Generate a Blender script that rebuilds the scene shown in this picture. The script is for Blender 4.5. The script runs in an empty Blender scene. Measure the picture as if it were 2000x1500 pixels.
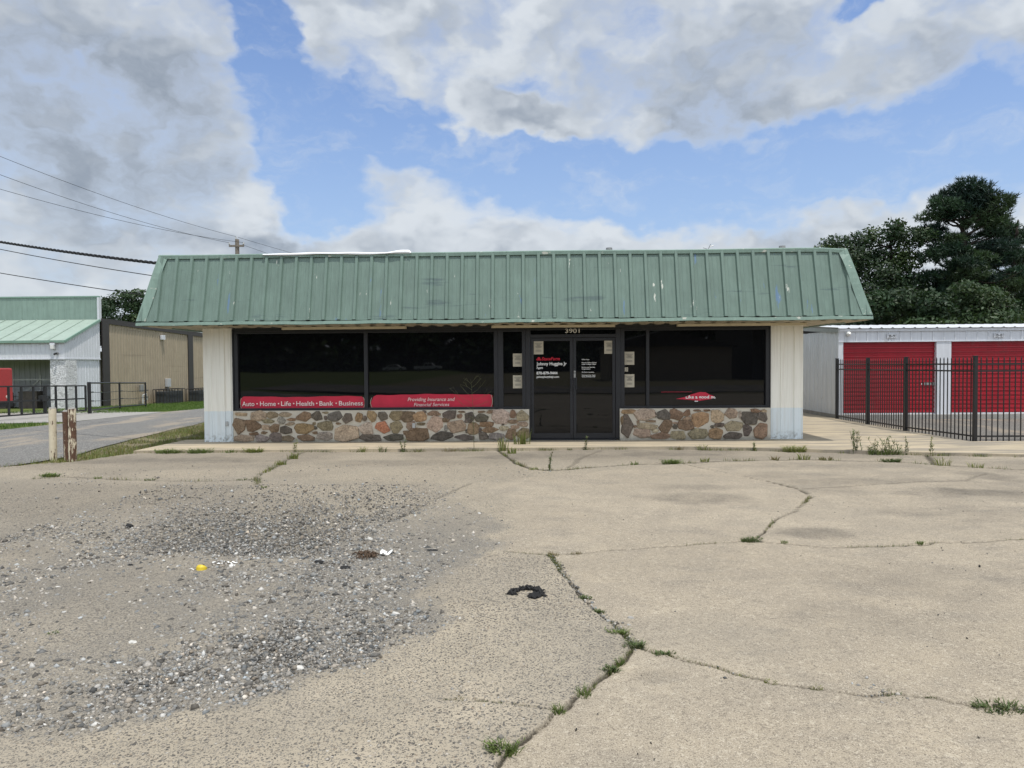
import bpy, bmesh, math, random
import numpy as np
from mathutils import Vector, Matrix
R = math.radians
scene = bpy.context.scene
col = scene.collection
random.seed(7)
rng = np.random.default_rng(7)

# ------------------------------------------------------------------ camera
cam_d = bpy.data.cameras.new("camera")
cam_d.sensor_width = 36.0
cam_d.lens = 24.966
cam_d.clip_start = 0.05
cam_d.clip_end = 3000
cam = bpy.data.objects.new("camera", cam_d)
col.objects.link(cam)
yaw, pitch, roll = 0.0213, -0.027, -0.0075
fw = Vector((-math.sin(yaw) * math.cos(pitch), math.cos(yaw) * math.cos(pitch), math.sin(pitch)))
rt = Vector((math.cos(yaw), math.sin(yaw), 0))
up = rt.cross(fw)
rt2 = rt * math.cos(roll) + up * math.sin(roll)
up2 = up * math.cos(roll) - rt * math.sin(roll)
cam.matrix_world = Matrix(((rt2.x, up2.x, -fw.x, 0.53), (rt2.y, up2.y, -fw.y, -15.0),
                           (rt2.z, up2.z, -fw.z, 1.60), (0, 0, 0, 1)))
scene.camera = cam

# ------------------------------------------------------------------ node helper
class NT:
    def __init__(s, tree):
        s.t = tree; s.n = tree.nodes; s.l = tree.links
    def node(s, typ, ins=None, **props):
        nd = s.n.new(typ)
        for k, v in props.items(): setattr(nd, k, v)
        if ins:
            for k, v in ins.items(): s.put(nd.inputs[k], v)
        return nd
    def put(s, sock, v):
        if isinstance(v, bpy.types.NodeSocket): s.l.new(v, sock)
        else:
            if sock.type == 'RGBA' and len(v) == 3: v = (*v, 1)
            sock.default_value = v
    def m(s, op, a, b=0.0, c=None, clamp=False):
        nd = s.n.new('ShaderNodeMath'); nd.operation = op; nd.use_clamp = clamp
        s.put(nd.inputs[0], a); s.put(nd.inputs[1], b)
        if c is not None: s.put(nd.inputs[2], c)
        return nd.outputs[0]
    def v(s, op, a, b=(0, 0, 0)):
        nd = s.n.new('ShaderNodeVectorMath'); nd.operation = op
        s.put(nd.inputs[0], a)
        if op == 'SCALE': s.put(nd.inputs['Scale'], b)
        else: s.put(nd.inputs[1], b)
        return nd.outputs['Value'] if op in ('LENGTH', 'DOT_PRODUCT') else nd.outputs[0]
    def mix(s, f, a, b, blend='MIX'):
        nd = s.n.new('ShaderNodeMix'); nd.data_type = 'RGBA'; nd.blend_type = blend
        s.put(nd.inputs[0], f); s.put(nd.inputs[6], a); s.put(nd.inputs[7], b)
        return nd.outputs[2]
    def noise(s, vec, scale, detail=4, rough=0.55, dist=0.0, out=0):
        nd = s.n.new('ShaderNodeTexNoise')
        s.put(nd.inputs['Vector'], vec); s.put(nd.inputs['Scale'], scale)
        s.put(nd.inputs['Detail'], detail); s.put(nd.inputs['Roughness'], rough); s.put(nd.inputs['Distortion'], dist)
        return nd.outputs[out]
    def vor(s, vec, scale, feature='F1', rnd=1.0):
        nd = s.n.new('ShaderNodeTexVoronoi'); nd.feature = feature
        s.put(nd.inputs['Vector'], vec); s.put(nd.inputs['Scale'], scale); s.put(nd.inputs['Randomness'], rnd)
        return nd
    def ss(s, x, a, b, lo=0.0, hi=1.0):
        nd = s.n.new('ShaderNodeMapRange'); nd.interpolation_type = 'SMOOTHSTEP'
        s.put(nd.inputs[0], x); s.put(nd.inputs[1], a); s.put(nd.inputs[2], b); s.put(nd.inputs[3], lo); s.put(nd.inputs[4], hi)
        return nd.outputs[0]
    def lin(s, x, a, b, lo=0.0, hi=1.0):
        nd = s.n.new('ShaderNodeMapRange'); s.put(nd.inputs[0], x); s.put(nd.inputs[1], a)
        s.put(nd.inputs[2], b); s.put(nd.inputs[3], lo); s.put(nd.inputs[4], hi)
        return nd.outputs[0]
    def ramp(s, x, stops, interp='LINEAR'):
        nd = s.n.new('ShaderNodeValToRGB'); s.put(nd.inputs[0], x)
        cr = nd.color_ramp; cr.interpolation = interp
        while len(cr.elements) < len(stops): cr.elements.new(0.5)
        for e, (p, c) in zip(cr.elements, stops):
            e.position = p; e.color = (*c, 1)
        return nd.outputs[0]

# ------------------------------------------------------------------ sky, sun, exposure
SUN_EL, SUN_AZ = R(72), R(143)          # azimuth clockwise from +Y: the sun stands high behind the photographer, a little to the right
SKY = 0.1
world = bpy.data.worlds.new("World"); scene.world = world; world.use_nodes = True
W = NT(world.node_tree); W.n.clear()
sky = W.node('ShaderNodeTexSky', sky_type='NISHITA', sun_disc=False, sun_elevation=SUN_EL, sun_rotation=SUN_AZ,
             altitude=50, air_density=1.0, dust_density=1.2, ozone_density=1.6)
dirv = W.node('ShaderNodeTexCoord').outputs['Generated']
sx = W.node('ShaderNodeSeparateXYZ', {0: dirv})
az = W.m('MULTIPLY', W.m('ARCTAN2', sx.outputs[0], sx.outputs[1]), 57.2958)
el = W.m('MULTIPLY', W.m('ARCSINE', sx.outputs[2]), 57.2958)
ae = W.node('ShaderNodeCombineXYZ', {0: az, 1: W.m('MULTIPLY', el, 1.5), 2: 0.0}).outputs[0]
warp = W.v('SCALE', W.v('SUBTRACT', W.noise(ae, 0.16, 3, 0.55, out=1), (0.5, 0.5, 0.5)), 9.0)
warp2 = W.v('SCALE', W.v('SUBTRACT', W.noise(ae, 0.7, 3, 0.55, out=1), (0.5, 0.5, 0.5)), 2.0)
aw = W.v('ADD', W.v('ADD', ae, warp), warp2)
def blobs(lst):
    tot = None
    for a, e, ra, re, amp in lst:
        q = W.v('MULTIPLY', W.v('SUBTRACT', aw, (a, e * 1.5, 0)), (1 / ra, 1 / (re * 1.5), 0))
        g = W.ss(W.v('LENGTH', q), 0.15, 2.0, amp * 1.05, 0.0)
        tot = g if tot is None else W.m('ADD', tot, g)
    return tot
CL = [(-21.3, 24.9, 1.4, 3.1, -1.16), (-19.0, 21.0, 1.9, 4.5, -1.16), (-15.5, 17.1, 4.5, 3.3, -1.16), (-17.1, 13.6, 2.5, 2.3, -1.04),
      (-7.2, 17.7, 4.1, 1.4, -0.93), (-11.2, 19.3, 2.5, 1.4, -0.81), (-1.1, 16.1, 5.4, 1.4, -1.16), (-3.5, 18.8, 2.1, 1.9, 1.2),
      (1.0, 18.2, 2.3, 1.4, 1.2), (5.0, 14.6, 7.0, 2.1, -1.16), (13.0, 14.0, 6.2, 2.3, -1.16), (19.3, 14.6, 6.2, 1.7, -1.04),
      (26.1, 14.8, 6.2, 2.3, -1.04), (32.2, 15.2, 5.4, 2.9, -1.04), (17.5, 11.8, 5.4, 1.6, -0.64), (25.1, 24.2, 1.3, 0.5, -1.04),
      (0, 8.0, 22, 2.6, 0.35), (-16.2, 11.9, 2.9, 1.2, -0.58), (-13.1, 22.9, 1.7, 2.1, -0.58), (-0.6, 21.0, 2.9, 0.7, -0.58),
      (18.9, 9.7, 2.9, 1.0, -0.58), (-12.4, 15.5, 5.0, 0.9, 0.35), (-13.1, 24.5, 3.7, 2.5, 0.4), (24.2, 10.5, 3.3, 1.4, 0.4)]
SH = [(-32.9, 17.8, 11.5, 4.0, 1.15), (-26.9, 20.3, 6.6, 2.5, 0.35), (-30.9, 13.6, 9.1, 1.7, 0.55), (12.2, 20.5, 7.4, 2.9, 0.5),
      (13.7, 17.6, 3.3, 1.9, 0.6), (27.1, 19.3, 8.3, 2.5, 0.5), (20.4, 17.8, 6.2, 1.4, 0.5), (-27.8, 9.9, 6.6, 1.0, 0.4),
      (17.8, 24.8, 5.0, 1.2, 0.4), (-35.1, 10.8, 6.2, 1.4, 0.35), (-18.7, 9.4, 8.3, 0.7, 0.35), (-21.4, 18.0, 3.7, 2.5, -0.5),
      (-20.8, 12.0, 5.0, 1.2, -0.4), (-1.1, 11.4, 8.3, 1.7, -0.4)]
fb = W.noise(aw, 0.20, 8, 0.52)
fb_up = W.noise(W.v('ADD', aw, (-0.6, 2.6, 0.0)), 0.20, 2, 0.45)
fb_lo = W.noise(aw, 0.20, 2, 0.45)      # a little higher up: shows which side of a billow is its base
dens = W.m('ADD', W.m('ADD', blobs(CL), 0.56), W.m('MULTIPLY', W.m('SUBTRACT', fb, 0.5), 1.75))
mask = W.ss(dens, -0.28, 0.78)
veil = W.m('MULTIPLY', W.ss(W.noise(W.v('MULTIPLY', aw, (0.5, 1.0, 1.0)), 0.26, 7, 0.58), 0.46, 0.76), 0.36)
mask = W.m('MAXIMUM', mask, veil)
thin = W.m('MULTIPLY', mask, 0.95)
shade = W.m('ADD', W.m('ADD', blobs(SH), 0.42), W.m('MULTIPLY', W.m('SUBTRACT', W.noise(aw, 0.10, 3, 0.5), 0.5), 1.1))
shade = W.m('ADD', shade, W.m('ADD', W.m('MULTIPLY', W.m('SUBTRACT', fb_up, fb_lo), 2.6), W.m('MULTIPLY', W.m('SUBTRACT', 0.5, fb), 0.45)))
shade = W.m('MULTIPLY', W.ss(shade, -0.35, 1.55), W.ss(dens, -0.1, 0.95))
k = 1.0 / SKY
ccol = W.mix(shade, (0.72 * k, 0.765 * k, 0.81 * k), (0.295 * k, 0.345 * k, 0.415 * k))
# clouds on the unseen sunward half are boosted to brighten the shaded shop front
ccol = W.v('SCALE', ccol, W.ss(sx.outputs[1], 0.25, -0.5, 1.0, 1.9))
hz = W.ss(el, 0.0, 28.0, 0.60, 0.05)
skyc = W.mix(1.0, sky.outputs[0], (1.42, 1.54, 1.80), 'MULTIPLY')
skyc = W.mix(hz, skyc, (0.44 * k, 0.57 * k, 0.74 * k))
final = W.mix(thin, skyc, ccol)
bg = W.node('ShaderNodeBackground', {'Color': final, 'Strength': SKY})
W.l.new(bg.outputs[0], W.node('ShaderNodeOutputWorld').inputs[0])
world.cycles.sampling_method = 'MANUAL'; world.cycles.sample_map_resolution = 512

sun_d = bpy.data.lights.new("sun", 'SUN'); sun_d.energy = 3.5; sun_d.angle = R(0.6); sun_d.color = (1.0, 0.955, 0.88)
sun = bpy.data.objects.new("sun", sun_d); col.objects.link(sun)
sdir = Vector((math.sin(SUN_AZ) * math.cos(SUN_EL), math.cos(SUN_AZ) * math.cos(SUN_EL), math.sin(SUN_EL)))
sun.rotation_euler = sdir.to_track_quat('Z', 'Y').to_euler()
sun.location = (0, -10, 60)
scene.view_settings.view_transform = 'Standard'; scene.view_settings.look = 'None'
scene.view_settings.exposure = 0.0; scene.view_settings.gamma = 1.0
scene.render.engine = 'CYCLES'
scene.cycles.use_denoising = True
scene.cycles.max_bounces = 8
scene.cycles.transparent_max_bounces = 8

# ------------------------------------------------------------------ mesh helpers
class MB:
    """collects shapes in world coordinates; build() links them as ONE mesh object"""
    def __init__(s): s.v = []; s.f = []; s.c = []; s.n = 0
    def add(s, verts, faces, c=None):
        verts = np.asarray(verts, float).reshape(-1, 3); o = s.n
        s.v.append(verts); s.f.extend([tuple(i + o for i in f) for f in faces]); s.n += len(verts)
        s.c.append(np.tile(np.array(c if c is not None else (1, 1, 1), float), (len(verts), 1)))
        return s
    def box(s, x0, y0, z0, x1, y1, z1, c=None):
        x0, x1 = min(x0, x1), max(x0, x1); y0, y1 = min(y0, y1), max(y0, y1); z0, z1 = min(z0, z1), max(z0, z1)
        v = [(x0, y0, z0), (x1, y0, z0), (x1, y1, z0), (x0, y1, z0), (x0, y0, z1), (x1, y0, z1), (x1, y1, z1), (x0, y1, z1)]
        return s.add(v, [(0, 3, 2, 1), (4, 5, 6, 7), (0, 1, 5, 4), (1, 2, 6, 5), (2, 3, 7, 6), (3, 0, 4, 7)], c)
    def bar(s, a, b, w, h=None, c=None):
        """square bar from a to b"""
        a = Vector(a); b = Vector(b); d = (b - a).normalized(); h = h or w
        u = d.cross(Vector((0, 0, 1)))
        u = u.normalized() if u.length > 1e-4 else Vector((1, 0, 0))
        t = u.cross(d).normalized()
        v = [p + u * (i * w / 2) + t * (j * h / 2) for p in (a, b) for i, j in ((-1, -1), (1, -1), (1, 1), (-1, 1))]
        return s.add([tuple(p) for p in v], [(0, 1, 2, 3), (7, 6, 5, 4), (0, 4, 5, 1), (1, 5, 6, 2), (2, 6, 7, 3), (3, 7, 4, 0)], c)
    def tube(s, pts, r, n=8, caps=True, c=None):
        pts = [Vector(p) for p in pts]; rr = r if hasattr(r, '__len__') else [r] * len(pts)
        vs = []; fs = []; prev = None
        for i, p in enumerate(pts):
            d = (pts[min(i + 1, len(pts) - 1)] - pts[max(i - 1, 0)]).normalized()
            if prev is None:
                u = d.cross(Vector((0, 0, 1)))
                u = u.normalized() if u.length > 1e-3 else Vector((1, 0, 0))
            else:
                u = (prev - d * prev.dot(d)); u = u.normalized() if u.length > 1e-6 else Vector((1, 0, 0))
            prev = u; w = d.cross(u)
            for k in range(n):
                a = 2 * math.pi * k / n
                vs.append(tuple(p + (u * math.cos(a) + w * math.sin(a)) * rr[i]))
        for i in range(len(pts) - 1):
            for k in range(n):
                fs.append((i * n + k, i * n + (k + 1) % n, (i + 1) * n + (k + 1) % n, (i + 1) * n + k))
        if caps:
            fs.append(tuple(reversed(range(n)))); fs.append(tuple(range((len(pts) - 1) * n, len(pts) * n)))
        return s.add(vs, fs, c)
    def prism(s, poly, y0, y1, c=None):
        """polygon in XZ, extruded along Y"""
        n = len(poly)
        v = [(x, y0, z) for x, z in poly] + [(x, y1, z) for x, z in poly]
        f = [tuple(range(n)), tuple(reversed(range(n, 2 * n)))] + [(i, i + n, (i + 1) % n + n, (i + 1) % n) for i in range(n)]
        return s.add(v, f, c)
    def prism_x(s, poly, x0, x1, c=None):
        """polygon in YZ, extruded along X"""
        n = len(poly)
        v = [(x0, y, z) for y, z in poly] + [(x1, y, z) for y, z in poly]
        f = [tuple(range(n)), tuple(reversed(range(n, 2 * n)))] + [(i, i + n, (i + 1) % n + n, (i + 1) % n) for i in range(n)]
        return s.add(v, f, c)
    def grid(s, P, c=None):
        """P: array (a,b,3)"""
        P = np.asarray(P, float); a, b = P.shape[:2]
        f = [(i * b + j, i * b + j + 1, (i + 1) * b + j + 1, (i + 1) * b + j) for i in range(a - 1) for j in range(b - 1)]
        return s.add(P.reshape(-1, 3), f, c)
    def build(s, name, mat, parent=None, smooth=False, bevel=0.0, colors=False, fix=True):
        V = np.concatenate(s.v); C = np.concatenate(s.c)
        return link_mesh(name, V, s.f, mat, parent, smooth, bevel, C if colors else None, fix)

BASE = {}
def link_mesh(name, V, F, mat, parent=None, smooth=False, bevel=0.0, C=None, fix=True):
    V = np.asarray(V, float)
    root = parent
    while root is not None and root.parent is not None: root = root.parent
    off = np.array(BASE.get(root.name, (0, 0, 0))) if root is not None else np.zeros(3)
    me = bpy.data.meshes.new(name)
    me.from_pydata((V - off).tolist(), [], F)
    if C is not None:
        at = me.color_attributes.new('tint', 'FLOAT_COLOR', 'POINT')
        at.data.foreach_set('color', np.concatenate([C, np.ones((len(C), 1))], 1).astype(np.float32).ravel())
    if fix:
        bm = bmesh.new(); bm.from_mesh(me); bmesh.ops.recalc_face_normals(bm, faces=bm.faces); bm.to_mesh(me); bm.free()
    if smooth: me.polygons.foreach_set('use_smooth', [True] * len(me.polygons))
    me.update()
    o = bpy.data.objects.new(name, me); col.objects.link(o)
    if mat: me.materials.append(mat)
    if parent is not None: o.parent = parent
    if bevel:
        b = o.modifiers.new('bevel', 'BEVEL'); b.width = bevel; b.segments = 2; b.limit_method = 'ANGLE'; b.angle_limit = R(40)
    return o

def fast_mesh(name, V, F, mat, C=None, parent=None, k=None):
    """numpy mesh: F is an int array (m,k)"""
    root = parent
    while root is not None and root.parent is not None: root = root.parent
    off = np.array(BASE.get(root.name, (0, 0, 0))) if root is not None else np.zeros(3)
    me = bpy.data.meshes.new(name)
    m, k = F.shape
    me.vertices.add(len(V)); me.vertices.foreach_set('co', (V - off).astype(np.float32).ravel())
    me.loops.add(m * k); me.loops.foreach_set('vertex_index', F.astype(np.int32).ravel())
    me.polygons.add(m); me.polygons.foreach_set('loop_start', (np.arange(m) * k).astype(np.int32))
    me.polygons.foreach_set('loop_total', np.full(m, k, np.int32))
    if C is not None:
        at = me.color_attributes.new('tint', 'FLOAT_COLOR', 'POINT')
        if C.shape[1] == 3: C = np.concatenate([C, np.ones((len(C), 1))], 1)
        at.data.foreach_set('color', C.astype(np.float32).ravel())
    me.update(calc_edges=True); me.validate()
    o = bpy.data.objects.new(name, me); col.objects.link(o); me.materials.append(mat)
    if parent is not None: o.parent = parent
    return o

def tag(o, label=None, cat=None, group=None, kind=None):
    if label: o['label'] = label
    if cat: o['category'] = cat
    if group: o['group'] = group
    if kind: o['kind'] = kind
    return o
def thing(name, loc, label, cat, group=None):
    o = bpy.data.objects.new(name, None); o.empty_display_size = 0.2
    col.objects.link(o); o.location = loc; BASE[o.name] = tuple(loc)
    return tag(o, label, cat, group)

def text_mesh(body, x0, x1, zb, h, y, mat, parent, name='lettering', bold=0.0, shear=0.0, clip=None, depth=0.0015, align_c=False):
    """lettering standing in the XZ plane, facing -Y, fitted to a width and a cap height"""
    cu = bpy.data.curves.new('t', 'FONT'); cu.body = body; cu.size = 1.0; cu.offset = bold; cu.shear = shear; cu.resolution_u = 3
    ob = bpy.data.objects.new('t', cu); col.objects.link(ob)
    dg = bpy.context.evaluated_depsgraph_get(); dg.update()
    me = bpy.data.meshes.new_from_object(ob.evaluated_get(dg))
    v = np.array([p.co[:] for p in me.vertices]); f = [tuple(p.vertices) for p in me.polygons]
    bpy.data.objects.remove(ob); bpy.data.curves.remove(cu); bpy.data.meshes.remove(me)
    sxx = (x1 - x0) / (v[:, 0].max() - v[:, 0].min()); sz = h / 0.70
    X = (v[:, 0] - v[:, 0].min()) * sxx + x0; Z = v[:, 1] * sz + zb
    V = np.stack([X, np.full_like(X, y), Z], 1)
    o = link_mesh(name, V, f, mat, parent, fix=False)
    bm = bmesh.new(); bm.from_mesh(o.data)
    off = Vector(BASE.get((parent.parent or parent).name if parent.parent else parent.name, (0, 0, 0)))
    if clip:
        for (px, pz), (nx, nz) in clip:
            bmesh.ops.bisect_plane(bm, geom=bm.verts[:] + bm.edges[:] + bm.faces[:], plane_co=Vector((px, y, pz)) - off,
                                   plane_no=(nx, 0, nz), clear_outer=True)
    for fc in bm.faces:
        fc.normal_update()
        if fc.normal.y > 0: fc.normal_flip()
    bm.to_mesh(o.data); bm.free()
    return o

# value noise in numpy (ground masks)
def vn(x, y, s=0):
    xi = np.floor(x); yi = np.floor(y); fx = x - xi; fy = y - yi
    fx = fx * fx * (3 - 2 * fx); fy = fy * fy * (3 - 2 * fy)
    h = lambda a, b: np.modf(np.abs(np.sin(a * 127.1 + b * 311.7 + s * 74.7) * 43758.5453))[0]
    return (h(xi, yi) * (1 - fx) + h(xi + 1, yi) * fx) * (1 - fy) + (h(xi, yi + 1) * (1 - fx) + h(xi + 1, yi + 1) * fx) * fy
def fbm(x, y, s=0, o=5):
    t = 0; a = 0.5; n = 0
    for i in range(o):
        t = t + a * vn(x, y, s + i * 3); n += a; a *= 0.5; x = x * 2.03 + 11; y = y * 2.03 + 5
    return t / n
def sst(x, a, b):
    t = np.clip((x - a) / (b - a), 0, 1); return t * t * (3 - 2 * t)

# terrain: level lot, falling away to the left and the back
def TZ(x, y):
    s = np.clip((-8.6 - np.asarray(x, float)) / 9.4, 0, 1); s = s * s * (3 - 2 * s)
    return -0.05 + s * (-0.55 - 0.024 * (np.clip(y, -15, 45) - 25))

# ------------------------------------------------------------------ materials
def mat(name):
    m = bpy.data.materials.new(name); m.use_nodes = True
    t = NT(m.node_tree); t.n.clear()
    out = t.node('ShaderNodeOutputMaterial'); b = t.node('ShaderNodeBsdfPrincipled')
    t.l.new(b.outputs[0], out.inputs[0])
    t.b = b; t.out = out
    t.pos = t.node('ShaderNodeTexCoord').outputs['Object']
    return m, t
def simple(name, c, rough=0.6, spec=0.5, metal=0.0, var=0.12, scale=6.0, bump=0.0, bscale=60):
    m, t = mat(name)
    n = t.noise(t.pos, scale, 6, 0.6)
    t.put(t.b.inputs['Base Color'], t.mix(t.lin(n, 0.25, 0.75), tuple(x * (1 - var) for x in c), tuple(min(1, x * (1 + var)) for x in c)))
    t.put(t.b.inputs['Roughness'], rough); t.put(t.b.inputs['Specular IOR Level'], spec); t.put(t.b.inputs['Metallic'], metal)
    if bump:
        bp = t.node('ShaderNodeBump', {'Strength': 1.0, 'Distance': bump, 'Height': t.noise(t.pos, bscale, 4, 0.6)})
        t.put(t.b.inputs['Normal'], bp.outputs[0])
    return m
def worn(name, base, spots, rough=0.5, spec=0.4, mottling=0.10):
    """painted sheet: base colour, then (colour, vector scale, threshold lo, hi, seed, amount) wear marks"""
    m, t = mat(name)
    n = t.noise(t.pos, 1.7, 6, 0.6)
    c = t.mix(t.lin(n, 0.3, 0.7), tuple(x * (1 - mottling) for x in base), tuple(x * (1 + mottling) for x in base))
    st = t.noise(t.v('MULTIPLY', t.pos, (14, 14, 0.8)), 1.0, 4, 0.6)
    c = t.mix(t.lin(st, 0.35, 0.75, 0, 0.55), c, tuple(x * 0.68 for x in base))
    for sc, vs, lo, hi, seed, amt in spots:
        v = t.v('ADD', t.v('MULTIPLY', t.pos, vs), (seed * 3.1, seed * 1.7, seed * 2.3))
        nz = t.noise(v, 1.0, 5, 0.6)
        c = t.mix(t.ss(nz, lo, hi, 0, amt), c, sc)
    t.put(t.b.inputs['Base Color'], c); t.put(t.b.inputs['Roughness'], rough); t.put(t.b.inputs['Specular IOR Level'], spec)
    return m
def tinted(name, rough=0.8, spec=0.2, var=0.25, scale=30, bump=0.0, trans=0.0):
    m, t = mat(name)
    a = t.node('ShaderNodeAttribute', attribute_name='tint').outputs['Color']
    n = t.noise(t.pos, scale, 5, 0.65)
    if name == 'fieldstone': n = t.m('ADD', t.m('MULTIPLY', n, .55), t.m('MULTIPLY', t.noise(t.pos, 11, 5, 0.7), .45))
    g = t.lin(n, 0.28, 0.72, 1 - var, 1 + var)
    cc = t.mix(1.0, a, t.node('ShaderNodeCombineColor', {0: g, 1: g, 2: g}).outputs[0], 'MULTIPLY')
    t.put(t.b.inputs['Base Color'], cc); t.put(t.b.inputs['Roughness'], rough); t.put(t.b.inputs['Specular IOR Level'], spec)
    if bump:
        bp = t.node('ShaderNodeBump', {'Strength': 1.0, 'Distance': bump, 'Height': n})
        t.put(t.b.inputs['Normal'], bp.outputs[0])
    if trans:
        tr = t.node('ShaderNodeBsdfTranslucent', {'Color': t.mix(1.0, cc, (1.0, 1.15, 0.55), 'MULTIPLY')})
        mx = t.node('ShaderNodeMixShader', {0: trans})
        t.l.new(t.b.outputs[0], mx.inputs[1]); t.l.new(tr.outputs[0], mx.inputs[2]); t.l.new(mx.outputs[0], t.out.inputs[0])
    return m

M = {}
GREEN = (0.140, 0.205, 0.172)
M['roof'] = worn('green_roof_paint', GREEN, [
    ((0.035, 0.055, 0.075), (0.55, 0.5, 4.5), 0.625, 0.71, 1, 0.5),
    ((0.10, 0.19, 0.38), (6.0, 1.0, 1.1), 0.655, 0.70, 5, 0.6),
    ((0.62, 0.62, 0.55), (9.0, 3.0, 2.2), 0.675, 0.70, 9, 0.85),
    ((0.02, 0.02, 0.02), (11.0, 9.0, 11.0), 0.74, 0.75, 13, 0.9)], rough=0.42, spec=0.45)
M['roof_trim'] = worn('green_trim_paint', (0.20, 0.29, 0.245), [((0.55, 0.55, 0.48), (5, 5, 9), 0.63, 0.67, 3, 0.8),
    ((0.05, 0.06, 0.055), (2, 2, 14), 0.64, 0.72, 7, 0.5)], rough=0.45)
M['soffit'] = worn('beige_soffit_paint', (0.46, 0.41, 0.31), [((0.14, 0.11, 0.08), (3, 3, 3), 0.62, 0.7, 2, 0.6)], rough=0.6)
def pier_mat():
    m, t = mat('cream_and_pale_blue_paint')
    z = t.node('ShaderNodeSeparateXYZ', {0: t.pos}).outputs[2]
    edge = t.m('ADD', z, t.lin(t.noise(t.pos, 9, 3), 0, 1, -0.012, 0.012))
    c = t.mix(t.ss(edge, 0.654, 0.658), (0.72, 0.79, 0.82), (0.86, 0.845, 0.77))
    st = t.noise(t.v('MULTIPLY', t.pos, (16, 16, 0.7)), 1, 5, 0.65)
    c = t.mix(t.lin(st, 0.45, 0.8, 0, 0.35), c, (0.42, 0.37, 0.28))
    rs = t.noise(t.v('MULTIPLY', t.pos, (7, 7, 5)), 1, 6, 0.7)
    c = t.mix(t.ss(rs, 0.70, 0.74, 0, 0.8), c, (0.16, 0.11, 0.08))
    low = t.m('MULTIPLY', t.ss(z, 0.0, 0.25, 1, 0), t.ss(t.noise(t.pos, 11, 6, 0.7), 0.45, 0.62))
    c = t.mix(t.m('MULTIPLY', low, 0.7), c, (0.20, 0.19, 0.15))
    t.put(t.b.inputs['Base Color'], c); t.put(t.b.inputs['Roughness'], 0.55)
    return m
M['pier'] = pier_mat()
M['bronze'] = simple('dark_bronze_aluminium', (0.016, 0.017, 0.021), 0.42, 0.45, var=0.25, scale=3)
M['black_jamb'] = simple('black_jamb_paint', (0.010, 0.010, 0.013), 0.5, 0.4)
def glass_mat():
    m, t = mat('dark_tinted_glass')
    t.put(t.b.inputs['Base Color'], (0.005, 0.0055, 0.0068)); t.put(t.b.inputs['IOR'], 1.46)
    t.put(t.b.inputs['Roughness'], t.lin(t.noise(t.pos, 1.3, 5, 0.6), 0.3, 0.7, 0.008, 0.035))
    bp = t.node('ShaderNodeBump', {'Strength': 0.25, 'Distance': 0.006, 'Height': t.noise(t.pos, 0.8, 1)})
    t.put(t.b.inputs['Normal'], bp.outputs[0])
    return m
M['glass'] = glass_mat()
M['stone'] = tinted('fieldstone', 0.85, 0.25, 0.85, 34, 0.012)
def mortar_mat():
    m, t = mat('mortar')
    n = t.noise(t.pos, 40, 5, 0.7)
    z = t.node('ShaderNodeSeparateXYZ', {0: t.pos}).outputs[2]
    c = t.mix(n, (0.43, 0.40, 0.335), (0.62, 0.575, 0.485))
    c = t.mix(t.m('MULTIPLY', t.ss(t.m('ADD', z, t.m('MULTIPLY', t.noise(t.pos, 5, 4), 0.2)), 0.1, 0.22, 1, 0), 0.6), c, (0.17, 0.165, 0.14))
    t.put(t.b.inputs['Base Color'], c); t.put(t.b.inputs['Roughness'], 0.9)
    t.put(t.b.inputs['Normal'], t.node('ShaderNodeBump', {'Strength': 1, 'Distance': 0.008, 'Height': n}).outputs[0])
    return m
M['mortar'] = mortar_mat()
M['red_film'] = simple('red_vinyl_film', (0.52, 0.022, 0.055), 0.4, 0.4, var=0.14, scale=3)
M['white_film'] = simple('white_vinyl_lettering', (0.86, 0.86, 0.85), 0.5, 0.3, var=0.08)
M['pink_film'] = simple('faded_white_lettering', (0.80, 0.66, 0.64), 0.5, 0.3, var=0.10)
M['logo_red'] = simple('red_vinyl_logo', (0.62, 0.02, 0.045), 0.45, 0.3)
M['paper'] = simple('aged_paper', (0.50, 0.46, 0.37), 0.9, 0.1, var=0.08, scale=12)
M['ink'] = simple('printed_ink', (0.09, 0.085, 0.08), 0.9, 0.1)
M['light_case'] = simple('beige_lamp_casing', (0.62, 0.55, 0.40), 0.5, 0.3, var=0.1)
M['number'] = simple('house_number_metal', (0.66, 0.64, 0.58), 0.45, 0.5)
M['steel'] = simple('dull_steel', (0.35, 0.35, 0.34), 0.4, 0.5, 0.7)
M['tarp'] = simple('white_roof_membrane', (0.85, 0.86, 0.88), 0.45, 0.4, var=0.05, scale=3)
M['roof_flat'] = simple('grey_flat_roof', (0.28, 0.28, 0.27), 0.9, 0.2)
M['wall_white'] = worn('white_ribbed_steel', (0.66, 0.68, 0.72), [((0.33, 0.30, 0.25), (3, 3, 3), 0.66, 0.76, 4, 0.5)], 0.45, mottling=0.04)
M['red_door'] = worn('red_rollup_paint', (0.345, 0.012, 0.024), [((0.22, 0.06, 0.06), (4, 4, 2), 0.56, 0.72, 4, 0.4), ((0.16, 0.06, 0.05), (1.5, 1.5, 9), 0.60, 0.72, 9, 0.35)], 0.36, mottling=0.10)
M['slab_grey'] = simple('grey_slab_concrete', (0.30, 0.29, 0.27), 0.9, 0.2, var=0.2, scale=4, bump=0.003)
M['black_iron'] = simple('black_powder_coat', (0.012, 0.012, 0.013), 0.42, 0.5)
M['mint_roof'] = worn('pale_mint_roof_steel', (0.325, 0.405, 0.35), [((0.16, 0.20, 0.15), (2.2, 0.4, 2), 0.62, 0.72, 4, 0.5)], 0.45)
M['mint_wall'] = worn('mint_parapet_steel', (0.235, 0.325, 0.28), [], 0.5)
M['mint_trim'] = worn('mint_trim_steel', (0.21, 0.33, 0.27), [], 0.5)
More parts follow.
